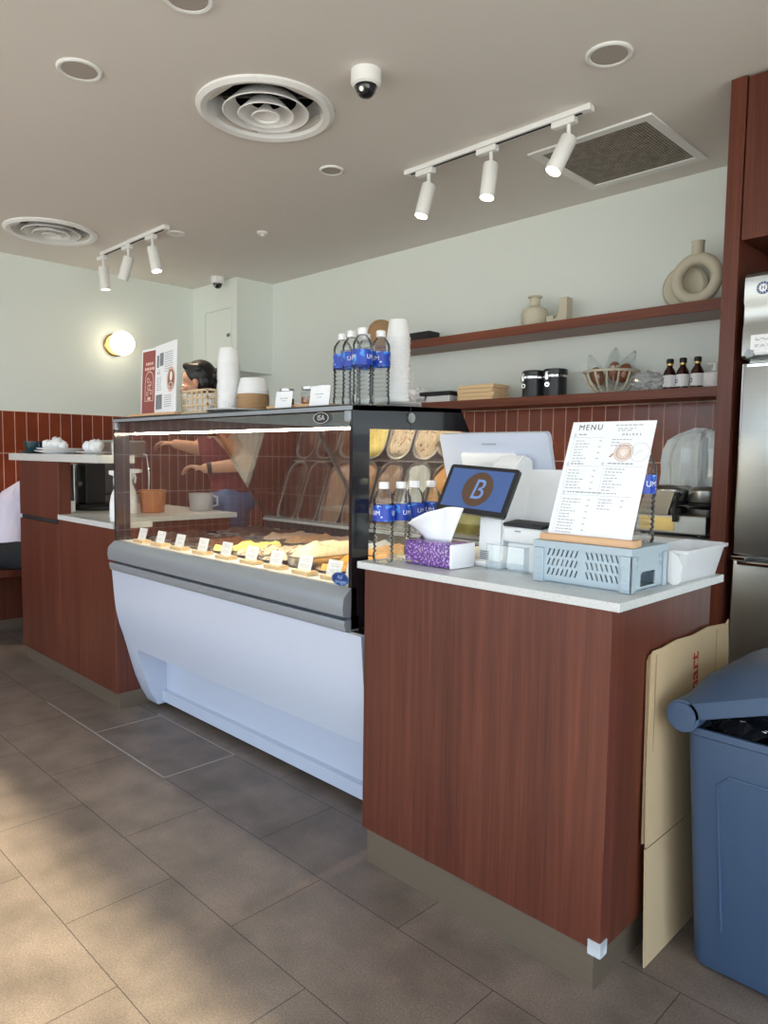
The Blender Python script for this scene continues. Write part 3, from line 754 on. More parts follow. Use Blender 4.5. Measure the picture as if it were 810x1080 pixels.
# ------------------------------------------------------------------ till
t = thing('till', 'white point of sale till with a customer screen facing out', 'till', (-1.16, 1.70, .8972))
b = B(); b.box(-1.252, -1.156, 1.612, 1.80, .8975, .917, .008, 3); b.out('base', 'whitem', t, True)
b = B(); b.prism([(1.62, .917), (1.626, 1.04), (1.66, 1.165), (1.72, 1.21), (1.765, 1.20), (1.785, .917)], 'x', -1.240, -1.158); bmesh.ops.bevel(b.bm, geom=b.bm.edges[:], offset=.006, segments=2, affect='EDGES'); st = b.out('stand', 'whitem', t, True)
b = B()
for k in range(5): b.box(-1.228, -1.200, 1.617, 1.621, .921+k*.005, .923+k*.005)
b.out('port', 'silverd', st)
# customer screen
o, ex, ey = Vector((-1.371, 1.588, 1.052)), Vector((.239, -.007, -.012)), Vector((.003, .064, .130))
mx = plane_mx(o, ex, ey); w, hgt = .243, .145
b = B(); b.prism(stadium(w/2, hgt/2, .009, 4), 'z', -.012, 0); b.xf(mx @ Matrix.Translation((w/2, hgt/2, 0)))
cs = b.out('customer_screen', 'black', t)
b = B(); rect(b, mx, .013, w-.013, .016, hgt-.011, .0006); dsp = b.out('display', 'screen', cs)
lx = mx @ Matrix.Translation((w/2+.004, hgt/2+.002, 0))
b = B(); disc(b, lx, (0, 0), .052, .0010, 48); b.out('logo_disc', 'screenb', cs)
b = B(); b.text('B', .086, lx @ Matrix.Translation((.002, -.003, .0015)) @ Matrix.Scale(.95, 4, (1, 0, 0)), .0002, shear=.12); b.out('logo_letter', 'screent', cs)
b = B(); q = [(-.006, -.020), (-.001, -.016), (.008, .016), (.006, .024), (.001, .018), (-.004, -.006)]
b.poly([lx @ Vector((x, y, .0022)) for x, y in q]); b.out('logo_leaf', 'screenb', cs)
# staff screen seen from the back
o, ex, ey = Vector((-1.10, 1.806, 1.060)), Vector((-1, 0, 0)), Vector((0, -.064, .210))
mx = plane_mx(o, (1, 0, 0), ey); W2, H2 = .392, .222
b = B(); b.prism(stadium(W2/2, H2/2, .012, 4), 'z', -.016, 0); b.xf(mx @ Matrix.Translation((-W2/2, H2/2, 0)))
ss = b.out('staff_screen', 'white', t)
b = B(); b.box(-.31, -.11, .075, .165, -.004, .016, .008, 3, mx=mx); b.out('back_hump', 'whitem', ss, True)
b = B(); lines(b, mx, -.222, -.178, .187, .005, .0006, .006, .0015); disc(b, mx, (-.228, .1895), .0035, .0006, 14); b.out('maker_mark', 'ink', ss)
b = B(); b.prism([(1.72, .917), (1.755, 1.17), (1.79, 1.17), (1.80, .917)], 'x', -1.20, -1.02); bmesh.ops.bevel(b.bm, geom=b.bm.edges[:], offset=.006, segments=2, affect='EDGES'); b.out('rear_stand', 'whitem', t, True)
# card terminal on its own post
t = thing('card_terminal', 'white card terminal with dark top on a short white post', 'card reader', (-1.09, 1.66, .8972))
mx = Matrix.Translation((-1.090, 1.648, 1.000)) @ Matrix.Rotation(.10, 4, 'X') @ Matrix.Rotation(.02, 4, 'Y')
b = B(); b.box(-.064, .064, -.034, .036, -.024, .020, .010, 3, mx=mx); tb = b.out('body', 'whitem', t, True)
b = B(); b.box(-.062, .062, -.032, .035, .0195, .029, .004, 2, mx=mx); b.out('top_plate', 'blackm', t, True)
m2 = mx @ plane_mx((.0645, .004, -.004), (0, 1, 0), (0, 0, 1)); b = B(); annulus(b, m2, (0, 0), .003, .008, .0004, 20); b.out('side_mark', 'sticker', tb)
m3 = mx @ plane_mx((0, -.0345, .008), (1, 0, 0), (0, 0, 1)); b = B(); lines(b, m3, -.02, -.002, 0, .004, .0004, .005, .001); b.out('print', 'ink', tb)
b = B(); b.prism([(1.628, .8975), (1.636, .975), (1.672, .978), (1.690, .8975)], 'x', -1.150, -1.042); bmesh.ops.bevel(b.bm, geom=b.bm.edges[:], offset=.005, segments=2, affect='EDGES'); b.out('post', 'whitem', t, True)
t = thing('acrylic_holder', 'clear acrylic leaflet holder in front of the card terminal', 'holder', (-1.12, 1.60, .8972))
b = B(); b.box(-1.178, -1.060, 1.582, 1.5845, .8975, .968); b.out('front_panel', 'acryl', t)
b = B(); b.box(-1.178, -1.1755, 1.5845, 1.610, .8975, .968); b.out('side_panel', 'acryl', t)
b = B(); b.box(-1.0625, -1.060, 1.5845, 1.610, .8975, .968); b.out('side_panel', 'acryl', t)
b = B(); b.tube([(-1.178, 1.5815, .8985), (-1.178, 1.5815, .9685), (-1.06, 1.5815, .9685)], .0009, 6); b.out('polished_edge', 'ink', t)

# ------------------------------------------------------------------ folding crate
cr = thing('folding_crate', 'pale grey blue folding crate with slanted slots', 'crate', (-.87, 1.62, .8972))
cx0, cx1, cy0, cy1, cz0, cz1 = -1.000, -.744, 1.538, 1.727, .8975, 1.0
def slot_panel(origin, ex, w, h, slots, th=.004, hole=None):
    """a panel with real slanted slots cut through: built as a grid of strips with the slots left open"""
    b = B(); mx = plane_mx(origin, ex, (0, 0, 1))
    bm = b.bm
    # boundary edges of outer rectangle and slots, filled by triangulation
    edges = []
    def loop(pts):
        vs = [bm.verts.new((x, y, 0)) for x, y in pts]
        for i in range(len(vs)): edges.append(bm.edges.new((vs[i], vs[(i+1) % len(vs)])))
    loop([(0, 0), (w, 0), (w, h), (0, h)])
    for s in slots: loop(s)
    bmesh.ops.triangle_fill(bm, edges=edges, use_beauty=True)
    # drop faces that fell inside a slot
    def inside(p, poly):
        c = False
        for i in range(len(poly)):
            (x1, y1), (x2, y2) = poly[i], poly[i-1]
            if (y1 > p.y) != (y2 > p.y) and p.x < (x2-x1)*(p.y-y1)/(y2-y1)+x1: c = not c
        return c
    kill = [f for f in bm.faces if any(inside(f.calc_center_median(), s) for s in slots)]
    bmesh.ops.delete(bm, geom=kill, context='FACES')
    r = bmesh.ops.extrude_face_region(bm, geom=bm.faces[:])
    for v in [e for e in r['geom'] if isinstance(e, bmesh.types.BMVert)]: v.co.z -= th
    b.xf(mx); return b
W, H = cx1-cx0, cz1-cz0
sl = []
for r in range(3):
    for k in range(7):
        for side in (0, 1):
            x = (.034+k*.0125) if side == 0 else (.138+k*.0125); y = .018+r*.0235; s = .006 if side == 0 else -.006
            if side == 0: pts = [(x, y), (x+.0045, y), (x+.0045+.006, y+.017), (x+.006, y+.017)]
            else: pts = [(x+.006, y), (x+.0105, y), (x+.0045, y+.017), (x, y+.017)]
            sl.append(pts)
slot_panel((cx0+.001, cy0+.004, cz0+.002), (1, 0, 0), W-.002, H-.014, sl).out('front_wall', 'crate', cr)
slot_panel((cx1-.001, cy1-.004, cz0+.002), (-1, 0, 0), W-.002, H-.014, sl).out('back_wall', 'crate', cr)
D = cy1-cy0
es = [[(.055, .008), (D-.055, .008), (D-.055, .036), (D-.062, .042), (.062, .042), (.055, .036)]]
for k in range(2):
    for r in range(2):
        y = .050+r*.018
        es.append([(.024+k*.010, y), (.0275+k*.010, y), (.0325+k*.010, y+.012), (.029+k*.010, y+.012)])
        x = D-.042+k*.010; es.append([(x+.005, y), (x+.0085, y), (x+.0035, y+.012), (x, y+.012)])
slot_panel((cx1-.004, cy0+.001, cz0+.002), (0, 1, 0), D-.002, H-.014, es).out('end_wall', 'crate', cr)
slot_panel((cx0+.004, cy1-.001, cz0+.002), (0, -1, 0), D-.002, H-.014, es).out('end_wall', 'crate', cr)
b = B(); R4 = lambda a, z0, z1, i: b.frame([(cx0-a, cy0-a), (cx1+a, cy0-a), (cx1+a, cy1+a), (cx0-a, cy1+a)], [(cx0+i, cy0+i), (cx1-i, cy0+i), (cx1-i, cy1-i), (cx0+i, cy1-i)], 'z', z0, z1)
R4(.002, cz1-.016, cz1, .008); b.out('rim', 'crate', cr)
b = B(); b.box(cx0+.004, cx1-.004, cy0+.004, cy1-.004, cz0, cz0+.004); b.out('floor_panel', 'crate', cr)
for x in (cx0, cx1-.026):
    b = B(); b.box(x-.001, x+.027, cy0-.001, cy0+.004, cz0+.001, cz1-.018, .001)
    b.box(x+.004, x+.022, cy0-.003, cy0+.001, cz0+.030, cz0+.060, .001); b.box(x+.004, x+.022, cy0-.0025, cy0+.001, cz0+.008, cz0+.02, .001); b.out('hinge_block', 'crate', cr)
    b = B(); b.box(x-.001, x+.027, cy1-.004, cy1+.001, cz0+.001, cz1-.018, .001)
    b.out('hinge_block', 'crate', cr)
for y in (cy0, cy1-.020): b = B(); b.box(cx1-.003, cx1+.001, y-.001, y+.021, cz0+.001, cz1-.018, .001); b.out('corner_post', 'crate', cr)
b = B(); b.box(cx0+.0085, cx1-.0085, cy0+.0085, cy1-.0085, cz1-.005, cz1, 0); b.out('lid', 'crate', cr)

# ------------------------------------------------------------------ menu board
mb = thing('menu_board', 'white printed menu board leaning back in a wooden base on the crate', 'menu', (-.876, 1.58, 1.0005))
b = B(); b.box(-.992, -.748, 1.548, 1.594, 1.0003, 1.0165, .002); b.out('base', 'oak', mb)
mx = plane_mx((-.985, 1.571, 1.010), (1, 0, 0), (0, .110, .285)); BW, BH = .221, .3055
b = B(); b.box(0, BW, 0, BH, -.003, 0, mx=mx); bd = b.out('board', 'paper', mb)
b = B(); b.text('MENU', .021, mx @ Matrix.Translation((.053, BH-.016, .0005)), .0001, space=1.25)
b.text('DRINKS', .0085, mx @ Matrix.Translation((.166, BH-.036, .0005)), .0001, space=1.9); b.out('heading', 'inkd', bd)
b = B()
lines(b, mx, .120, .190, BH-.012, .0022, word=.012, gap=.003); lines(b, mx, .128, .175, BH-.021, .0016, word=.01); lines(b, mx, .128, .170, BH-.026, .0016, word=.01)
for (yy, x0, x1) in ((BH-.036, .024, .046), (BH-.115, .020, .055), (BH-.113, .120, .185), (BH-.190, .028, .12)):
    lines(b, mx, x0, x1, yy, .0028, word=.009, gap=.002)
for (x0, x1, px, y0, n_) in ((.020, .060, .085, BH-.053, 8), (.018, .070, .085, BH-.132, 7), (.118, .170, .0, BH-.050, 3), (.118, .168, .0, BH-.127, 9), (.020, .072, .088, BH-.208, 12), (.118, .165, .175, BH-.206, 4)):
    for k in range(n_):
        lines(b, mx, x0, x0+(x1-x0)*random.uniform(.45, 1), y0-k*.0078, .0017, word=.009, gap=.0025)
        if px and k % 2 == 0: rect(b, mx, px, px+.007, y0-k*.0078, y0-k*.0078+.0017)
b.out('print', 'ink', bd)
b = B()
for y, x0, x1 in ((BH-.043, .008, .098), (BH-.120, .012, .100), (BH-.119, .112, .21), (BH-.196, .012, .20)): rect(b, mx, x0, x1, y, y+.0005)
for x, y0, y1 in ((.013, BH-.112, BH-.046), (.012, BH-.180, BH-.122), (.112, BH-.196, BH-.122), (.013, BH-.296, BH-.2)): rect(b, mx, x, x+.0004, y0, y1)
annulus(b, mx, (.196, BH-.082), .0235, .0241, .0006); 
for k in range(3): b.poly([mx @ Vector(p) for p in ((.184+k*.006, BH-.092+k*.004, .0005), (.1846+k*.006, BH-.092+k*.004, .0005), (.190+k*.006, BH-.078+k*.002, .0005), (.1894+k*.006, BH-.078+k*.002, .0005))])
for x, y in ((.014, BH-.035), (.012, BH-.114), (.107, BH-.112), (.019, BH-.189)): annulus(b, mx, (x, y), .0022, .0032, .0006, 14); rect(b, mx, x-.004, x+.004, y-.005, y-.0043)
b.out('rule', 'ink', bd)
b = B(); annulus(b, mx, (.155, BH-.082), .0232, .0245, .0006); annulus(b, mx, (.155, BH-.082), .0185, .0200, .0006); annulus(b, mx, (.155, BH-.082), .0160, .0172, .0006); 
b.poly([mx @ Vector(p) for p in ((.130, BH-.088, .0007), (.124, BH-.096, .0007), (.119, BH-.094, .0007), (.128, BH-.084, .0007))])
b.out('cup_drawing', 'cupline', bd)
b = B(); annulus(b, mx, (.155, BH-.082), .0, .0155, .0007)
b.out('coffee_drawing', mat('latte_print', rgb(228, 208, 194), .8, var=.2, vs=90), bd)
b = B(); annulus(b, mx, (.151, BH-.080), .003, .005, .0009); annulus(b, mx, (.159, BH-.080), .003, .005, .0009); b.poly([mx @ Vector(p) for p in ((.147, BH-.083, .0009), (.155, BH-.093, .0009), (.163, BH-.083, .0009), (.155, BH-.087, .0009))]); b.out('latte_art', 'paper', bd)
# clear bin behind the crate with a white front plate
t = thing('plastic_bin', 'translucent plastic bin with rounded white front behind the crate', 'bin', (-.765, 1.89, .8972))
b = B(); r0 = lambda hw, hl, r: [(x-.768, y+1.89) for x, y in stadium(hw, hl, r, 4)]
loft(b, [(r0(.040, .118, .02), .8975), (r0(.054, .136, .02), .972), (r0(.062, .144, .02), .974), (r0(.062, .144, .02), .982), (r0(.056, .138, .02), .982), (r0(.051, .133, .02), .972), (r0(.037, .115, .02), .901)])
b.out('tub', 'frosta', t, True)
b = B(); pts = [(-.815, .905), (-.805, .8975), (-.792, .904), (-.745, .904), (-.733, .8975), (-.722, .900), (-.716, .91), (-.714, .945), (-.722, .968), (-.742, .980), (-.768, .984), (-.794, .980), (-.812, .968), (-.818, .945)]
b.prism(pts, 'y', 1.738, 1.742); b.out('front_plate', 'whitem', t)
# ------------------------------------------------------------------ things on top of the display case
TZ = 1.3565
# folded flavour poster
t = thing('poster_stand', 'folded menu poster with a red panel and a white photo panel on the case', 'poster', (-2.9, 1.54, TZ+.003))
b = B(); b.box(-3.10, -2.703, 1.50, 1.60, 1.3610, 1.372, .002); b.out('base', 'oak', t)
A0, A1, A2 = Vector((-3.094, 1.552, 1.371)), Vector((-2.918, 1.526, 1.371)), Vector((-2.690, 1.495, 1.371))
A1 = Vector((-2.952, 1.546, 1.371)); A2 = Vector((-2.690, 1.500, 1.371))
ma = plane_mx(A0, A1-A0, (0, .012, .285)); wa = (A1-A0).length; HA = .288
b = B(); b.box(0, wa, 0, HA, -.003, 0, mx=ma); p1 = b.out('left_panel', 'paper', t)
b = B(); rect(b, ma, .010, wa-.001, .004, HA-.010, .0006); p1r = b.out('red_field', 'mauve', p1)
b = B()
lines(b, ma, .045, wa-.022, HA-.072, .012, .0012, .022, .004); lines(b, ma, .035, wa-.012, HA-.094, .012, .0012, .022, .004)
cxp = wa*.58
ar = [(cxp-.042, .058), (cxp-.042, .150)]+[(cxp-.042*math.cos(a), .150+.040*math.sin(a)) for a in [PI*k/12 for k in range(1, 12)]]+[(cxp+.042, .150), (cxp+.042, .058)]
ai = [(cxp-.037, .061), (cxp-.037, .150)]+[(cxp-.037*math.cos(a), .150+.035*math.sin(a)) for a in [PI*k/12 for k in range(1, 12)]]+[(cxp+.037, .150), (cxp+.037, .061)]
oo = [b.v(ma @ Vector((x, y, .0012))) for x, y in ar]; ii = [b.v(ma @ Vector((x, y, .0012))) for x, y in ai]; b.bridge(oo, ii)
for c_, r_ in (((cxp-.012, .150), .012), ((cxp+.014, .135), .010), ((cxp-.004, .118), .014), ((cxp+.018, .098), .011), ((cxp-.018, .092), .010)): annulus(b, ma, c_, r_*.6, r_, .0012, 18)
disc(b, ma, (cxp, .070), .018, .0012, 16, .008)
b.out('arch_print', 'ppink', p1)
mb2 = plane_mx(A1+Vector((0, -.002, 0)), A2-A1, (0, .010, .285)); wb = (A2-A1).length; HB = .290
b = B(); b.box(0, wb, 0, HB, -.003, 0, mx=mb2); p2 = b.out('right_panel', 'paper', t)
b = B(); rect(b, mb2, .018, .098, .018, .080, .0006); rect(b, mb2, .022, .050, HA-.092, HA-.040, .0006); rect(b, mb2, .060, .108, HA-.088, HA-.034, .0006); b.out('photo_print', 'pgrey', p2)
b = B(); disc(b, mb2, (.205, .135), .052, .0006, 30); b.out('plate_print', 'ppink', p2)
b = B(); disc(b, mb2, (.208, .135), .040, .0012, 30); b.out('waffle_print', 'pbrown', p2)
b = B(); disc(b, mb2, (.210, .148), .016, .0018, 20, .020); annulus(b, mb2, (.208, .112), .020, .026, .0018, 20, .45); b.out('scoop_print', 'paper', p2)
b = B()
for k in range(9): lines(b, mb2, .125, .225, HA-.040-k*.0095, .003, .0006, .018, .004)
for k in range(7): lines(b, mb2, .025, .085, .150-k*.0085, .0025, .0006, .018, .004)
for k in range(6): lines(b, mb2, .125, .215, .070-k*.009, .003, .0006, .018, .004)
b.out('print', 'ink', p2)
b = B(); b.poly([mb2 @ Vector(p) for p in ((.052, .190, .0007), (.056, .188, .0007), (.066, .165, .0007), (.060, .166, .0007))]); disc(b, mb2, (.040, .172), .006, .0007, 12); b.out('berry_print', 'mauve', p2)
# cane napkin box
t = thing('cane_box', 'open lattice cane napkin box beside the poster stand', 'box', (-2.60, 1.60, TZ+.004))
b = B(); b.box(-2.700, -2.500, 1.53, 1.65, 1.3625, 1.368); b.out('bottom', 'rattan', t)
def lattice(x0, x1, y, z0, z1, nx, nz, nm, side=None):
    b = B(); dx = (x1-x0)/nx; dz = (z1-z0)/nz
    for i in range(nx+1): b.box(x0+i*dx-.004, x0+i*dx+.004, y-.003, y+.003, z0, z1)
    for k in range(nz+1): b.box(x0-.004, x1+.004, y-.004, y+.004, z0+k*dz-.004, z0+k*dz+.004)
    if side is not None: b.xf(Matrix.Translation(side) @ Matrix.Rotation(PI/2, 4, 'Z') @ Matrix.Translation(-Vector(side)))
    return b.out(nm, 'rattan', t)
lattice(-2.695, -2.505, 1.533, 1.366, 1.452, 5, 3, 'front_lattice'); lattice(-2.695, -2.505, 1.647, 1.366, 1.452, 5, 3, 'back_lattice')
lattice(-2.505, -2.391, 1.533, 1.366, 1.452, 3, 3, 'side_lattice', (-2.505, 1.533, 0)); lattice(-2.695, -2.581, 1.533, 1.366, 1.452, 3, 3, 'side_lattice', (-2.695, 1.533, 0))
b = B()
for k in range(5): b.box(-2.680, -2.520, 1.545+k*.019, 1.560+k*.019, 1.368, 1.440, .003)
b.out('napkins', 'paper', t)
# cups
def cup_mesh(b, z, r0, r1, h, rim=.0022):
    b.lathe([(0, z+.002), (r0*.97, z+.002), (r0, z), (r1, z+h), (r1+rim, z+h+.0008), (r1+rim, z+h+.0030), (r1-.001, z+h+.003), (r0-.001, z+.004), (0, z+.004)][1:7], n=30, cap0=True, cap1=False)
def cup_stack(x, y, z, n, r_rim, r_base, h, step, mats, label_f, grp):
    """cups nested upside down: rim at the bottom, base up"""
    proto = {}
    for k in range(n):
        mk = mats(k); zz = z+k*step; lab = label_f(k, n)
        if mk not in proto:
            b = B(); b.lathe([(r_rim+.0022, 0), (r_rim+.0028, .0015), (r_rim+.0022, .003), (r_rim, .0035), (r_base, h-.002), (r_base-.002, h), (r_base-.004, h), (r_base-.005, h-.004), (.0, h-.004)], n=30, cap0=False, cap1=False)
            o = b.out('paper_cup', mk, None, True); proto[mk] = o; o.location = (x, y, zz)
        else:
            o = proto[mk].copy(); COL.objects.link(o); o.location = (x+random.uniform(-.0008, .0008), y+random.uniform(-.0008, .0008), zz); o.rotation_euler = (0, 0, random.random()*6)
        tag(o, lab, 'paper cup', grp)
cup_stack(-2.457, 1.600, 1.3725, 24, .0430, .036, .060, .0078, lambda k: 'whitem', lambda k, n: 'top cup of the tall white cup stack by the cane box' if k == n-1 else 'white paper cup nested in the tall stack by the cane box', 'tall white cup stack by the cane box')
cup_stack(-2.350, 1.640, 1.3725, 9, .0600, .049, .052, .0085, lambda k: 'kraft' if k < 7 else 'whitem', lambda k, n: ('top white cup on the short wide stack' if k == n-1 else 'second white cup on the short wide stack') if k >= 7 else 'wide brown paper cup nested in the short stack beside the tall stack', 'short wide cup stack')
t = B().lathe([(.10, 0), (.13, .005), (.132, .008), (.10, .004), (0, .004)], (-2.405, 1.620, 1.3640), 36).out('round_tray', 'whitem', None, True)
tag(t, 'flat round white tray under the two paper cup stacks on the case', 'tray')
cup_stack(-1.733, 1.800, 1.3835, 27, .0400, .032, .062, .0083, lambda k: 'whitem', lambda k, n: 'top cup of the tall white stack beside the water bottles' if k == n-1 else 'white paper cup nested in the tall stack beside the water bottles', 'tall white cup stack by the bottles')
t = thing('lid_stack', 'short stack of wide translucent white lids under the right cup stack', 'lids', (-1.725, 1.800, 1.3672))
for k in range(3): B().lathe([(.074, 0), (.076, .001), (.074, .0045), (.0, .005)], (-1.722, 1.800, 1.3674+k*.0053), 36).out('lid', 'frost', t, True)
# wooden tray with small jars and cards
t = tag(B().box(-2.10, -1.80, 1.520, 1.60, 1.3605, 1.3705, .002).out('serving_board', 'oak'), 'thin light wood board with jars and cards on the display case', 'board')
for (xa, xb, h, lab, ti) in ((-2.030, -1.940, .055, 'blank white card leaning at the left end of the wooden board', 0), (-1.846, -1.750, .064, 'blank white card leaning at the right end of the wooden board', 1)):
    c_ = thing('price_card', lab, 'sign', ((xa+xb)/2, 1.512, 1.3600+.0), 'cards by the wooden board')
    zb = 1.3582
    mx = plane_mx((xa, 1.505, zb+.0022), (1, 0, 0), (0, .14, 1)); b = B(); b.box(0, xb-xa, 0, h, -.0012, 0, mx=mx); cc = b.out('card', 'paper', c_)
    b = B(); lines(b, mx, .026, .066, h*.55, .0022, .0006, .014, .003); lines(b, mx, .034, .058, h*.40, .0018, .0006, .012, .003); b.out('print', 'ink', cc)
jm = None
for k, (x, y, lab) in enumerate(((-2.045, 1.568, 'small glass jar at the left end of the wooden board'), (-1.925, 1.568, 'small glass jar in the middle of the wooden board'), (-1.860, 1.572, 'small glass jar behind the right card on the wooden board'))):
    if jm is None:
        jm = thing('glass_jar', lab, 'jar', (x, y, 1.3706), 'small jars on the wooden board')
        B().lathe([(.024, .0005), (.026, .004), (.026, .040), (.022, .046), (.022, .052)], n=26, cap1=False).out('jar', 'acryl', jm, True, world=False)
        B().lathe([(.022, .002), (.0245, .005), (.0245, .026), (0, .029)], n=26).out('filling', 'pbrown', jm, True, world=False)
        B().lathe([(.023, .050), (.0245, .051), (.0245, .060), (0, .061)], n=26).out('lid', 'steel', jm, True, world=False)
    else: dup(jm, (x, y, 1.3706), lab)

# ------------------------------------------------------------------ upper shelf
UZ = 1.8913
def vase(x, y, s, lab):
    t = tag(B().lathe([(.040, 0), (.062, .006), (.068, .03), (.068, .07), (.060, .092), (.036, .104), (.027, .110), (.026, .148), (.036, .152), (.036, .158), (.028, .160), (.020, .156), (.019, .11), (.03, .09)], n=36, cap1=True).xf(Matrix.Scale(s, 4)).out('bottle_vase', 'cream', None, True), lab, 'vase'); t.location = (x, y, UZ)
vase(-2.205, 3.33, 1.04, 'cream bottle vase with narrow neck at the middle of the upper shelf')
b = B(); b.prism([(-.062, 0), (.032, 0), (.050, .012), (.056, .035), (.056, .135), (.012, .135), (.010, .060), (-.004, .038), (-.022, .032), (-.022, .050), (-.062, .050)], 'y', -.028, .028)
t = b.out('step_ornament', 'cream'); t.location = (-2.062, 3.345, UZ); tag(t, 'cream curved step shaped ornament right of the bottle vase', 'ornament')
def ringvase(x, y, lab, R, r, neck):
    t = thing('ring_vase', lab, 'vase', (x, y, UZ), 'cream ring vases')
    B().tube([(math.cos(a)*R, 0, R+r+math.sin(a)*R) for a in [2*PI*k/40 for k in range(40)]], r, 16, True).out('ring', 'cream', t, True, world=False)
    if neck: B().lathe([(.027, 0), (.027, .055), (.030, .06), (.018, .06), (.016, .02)], (0, 0, 2*R+2*r-.012), 24).out('neck', 'cream', t, True, world=False)
    return t
ringvase(-1.345, 3.30, 'large cream ring vase with short neck on the upper shelf by the tall panel', .088, .026, True)
b = B().lathe([(.0, -.025), (.090, -.025), (.103, -.012), (.105, 0), (.103, .012), (.090, .025), (0, .025)], n=40, axis=(0, 1, 0), cap0=False, cap1=False)
t = b.out('disc_vase', 'cream', None, True); t.location = (-1.435, 3.395, UZ+.1055); tag(t, 'cream flat round vase half hidden behind the ring vase', 'vase')
b = B(); b.box(-.125, .125, -.05, .05, .0003, .060, .006); t = b.out('speaker_box', 'blackm'); t.location = (-3.03, 3.33, UZ); tag(t, 'long black box on the upper shelf right of the cup stack', 'box')
b = B().lathe([(.03, 0), (.062, .015), (.085, .06), (.088, .10), (.075, .145), (.05, .17), (.035, .178), (.03, .17)], n=32); t = b.out('round_vase', 'kraft', None, True); t.location = (-3.36, 3.33, UZ); tag(t, 'round beige vase on the upper shelf behind the water bottles', 'vase')

# ------------------------------------------------------------------ lower shelf
LZ = 1.5213
t0 = None
for (x, lab) in ((-2.198, 'left black canister with steel clasp on the lower shelf'), (-2.068, 'right black canister with steel clasp on the lower shelf')):
    if t0 is None:
        t0 = thing('coffee_canister', lab, 'canister', (x, 3.33, LZ), 'black clasp canisters')
        B().lathe([(.056, .0003), (.060, .004), (.060, .112), (.056, .114)], n=36).out('body', 'canister', t0, True, world=False)
        B().lathe([(.057, .114), (.062, .116), (.063, .138), (.058, .143), (0, .144)], n=36).out('lid', 'canister', t0, True, world=False)
        B().lathe([(.0605, .100), (.0615, .101), (.0615, .112), (.0605, .113)], n=36, cap0=False, cap1=False).out('band', 'chrome', t0, True, world=False)
        b = B(); b.box(-.030, -.016, -.072, -.058, .085, .128, .002); b.tube([(-.033, -.066, .080), (-.033, -.074, .102), (-.023, -.076, .128), (-.013, -.074, .102), (-.013, -.066, .080)], .002, 8)
        b.out('clasp', 'chrome', t0, world=False)
        b = B(); annulus(b, plane_mx((-.023, -.0605, .062), (1, 0, 0), (0, 0, 1)), (0, 0), .006, .012, .001, 20); b.out('date_dial', 'chrome', t0, world=False)
    else: dup(t0, (x, 3.33, LZ), lab, .25)
for k in range(4):
    b = B(); b.box(-.125, .125, -.072, .072, .0002, .021, .003); t = b.out('wooden_tray', 'birch'); t.location = (-2.523+random.uniform(-.006, .006), 3.315+random.uniform(-.005, .005), LZ+k*.0214); t.rotation_euler.z = random.uniform(-.03, .03)
    tag(t, ['lowest', 'second lowest', 'third', 'topmost'][k]+' light wooden tray of the pile on the lower shelf', 'tray', 'piled wooden trays')
t = thing('card_printer', 'flat black and white device on the left of the lower shelf', 'device', (-2.80, 3.32, LZ))
B().box(-2.90, -2.72, 3.26, 3.38, LZ+.0003, LZ+.040, .004).out('body', 'whitem', t)
B().box(-2.935, -2.695, 3.235, 3.40, LZ+.041, LZ+.062, .004).out('cover', 'blackm', t)
b = B().tube([(-3.07, 3.33, LZ+.0003), (-3.07, 3.33, LZ+.20)], .0045, 10); tag(b.out('skewer', 'whitem'), 'thin white stick standing upright on the lower shelf', 'stick')
def crumple(c, r, seed, sq=(1, 1, 1), amp=.35, u=14, v=9):
    rnd = random.Random(seed); b = B(); b.ball((0, 0, 0), 1, u, v)
    for q in b.bm.verts: q.co *= 1+rnd.uniform(-amp, amp)
    for q in b.bm.verts: q.co = Vector((q.co.x*r*sq[0], q.co.y*r*sq[1], q.co.z*r*sq[2]))
    zm = min(q.co.z for q in b.bm.verts); 
    for q in b.bm.verts: q.co += Vector(c)-Vector((0, 0, zm))
    return b
tag(crumple((-3.015, 3.30, LZ+.0004), .062, 3, (1.1, .8, .7)).out('crumpled_bag', 'paper'), 'crumpled white paper bag beside the flat device on the lower shelf', 'bag')
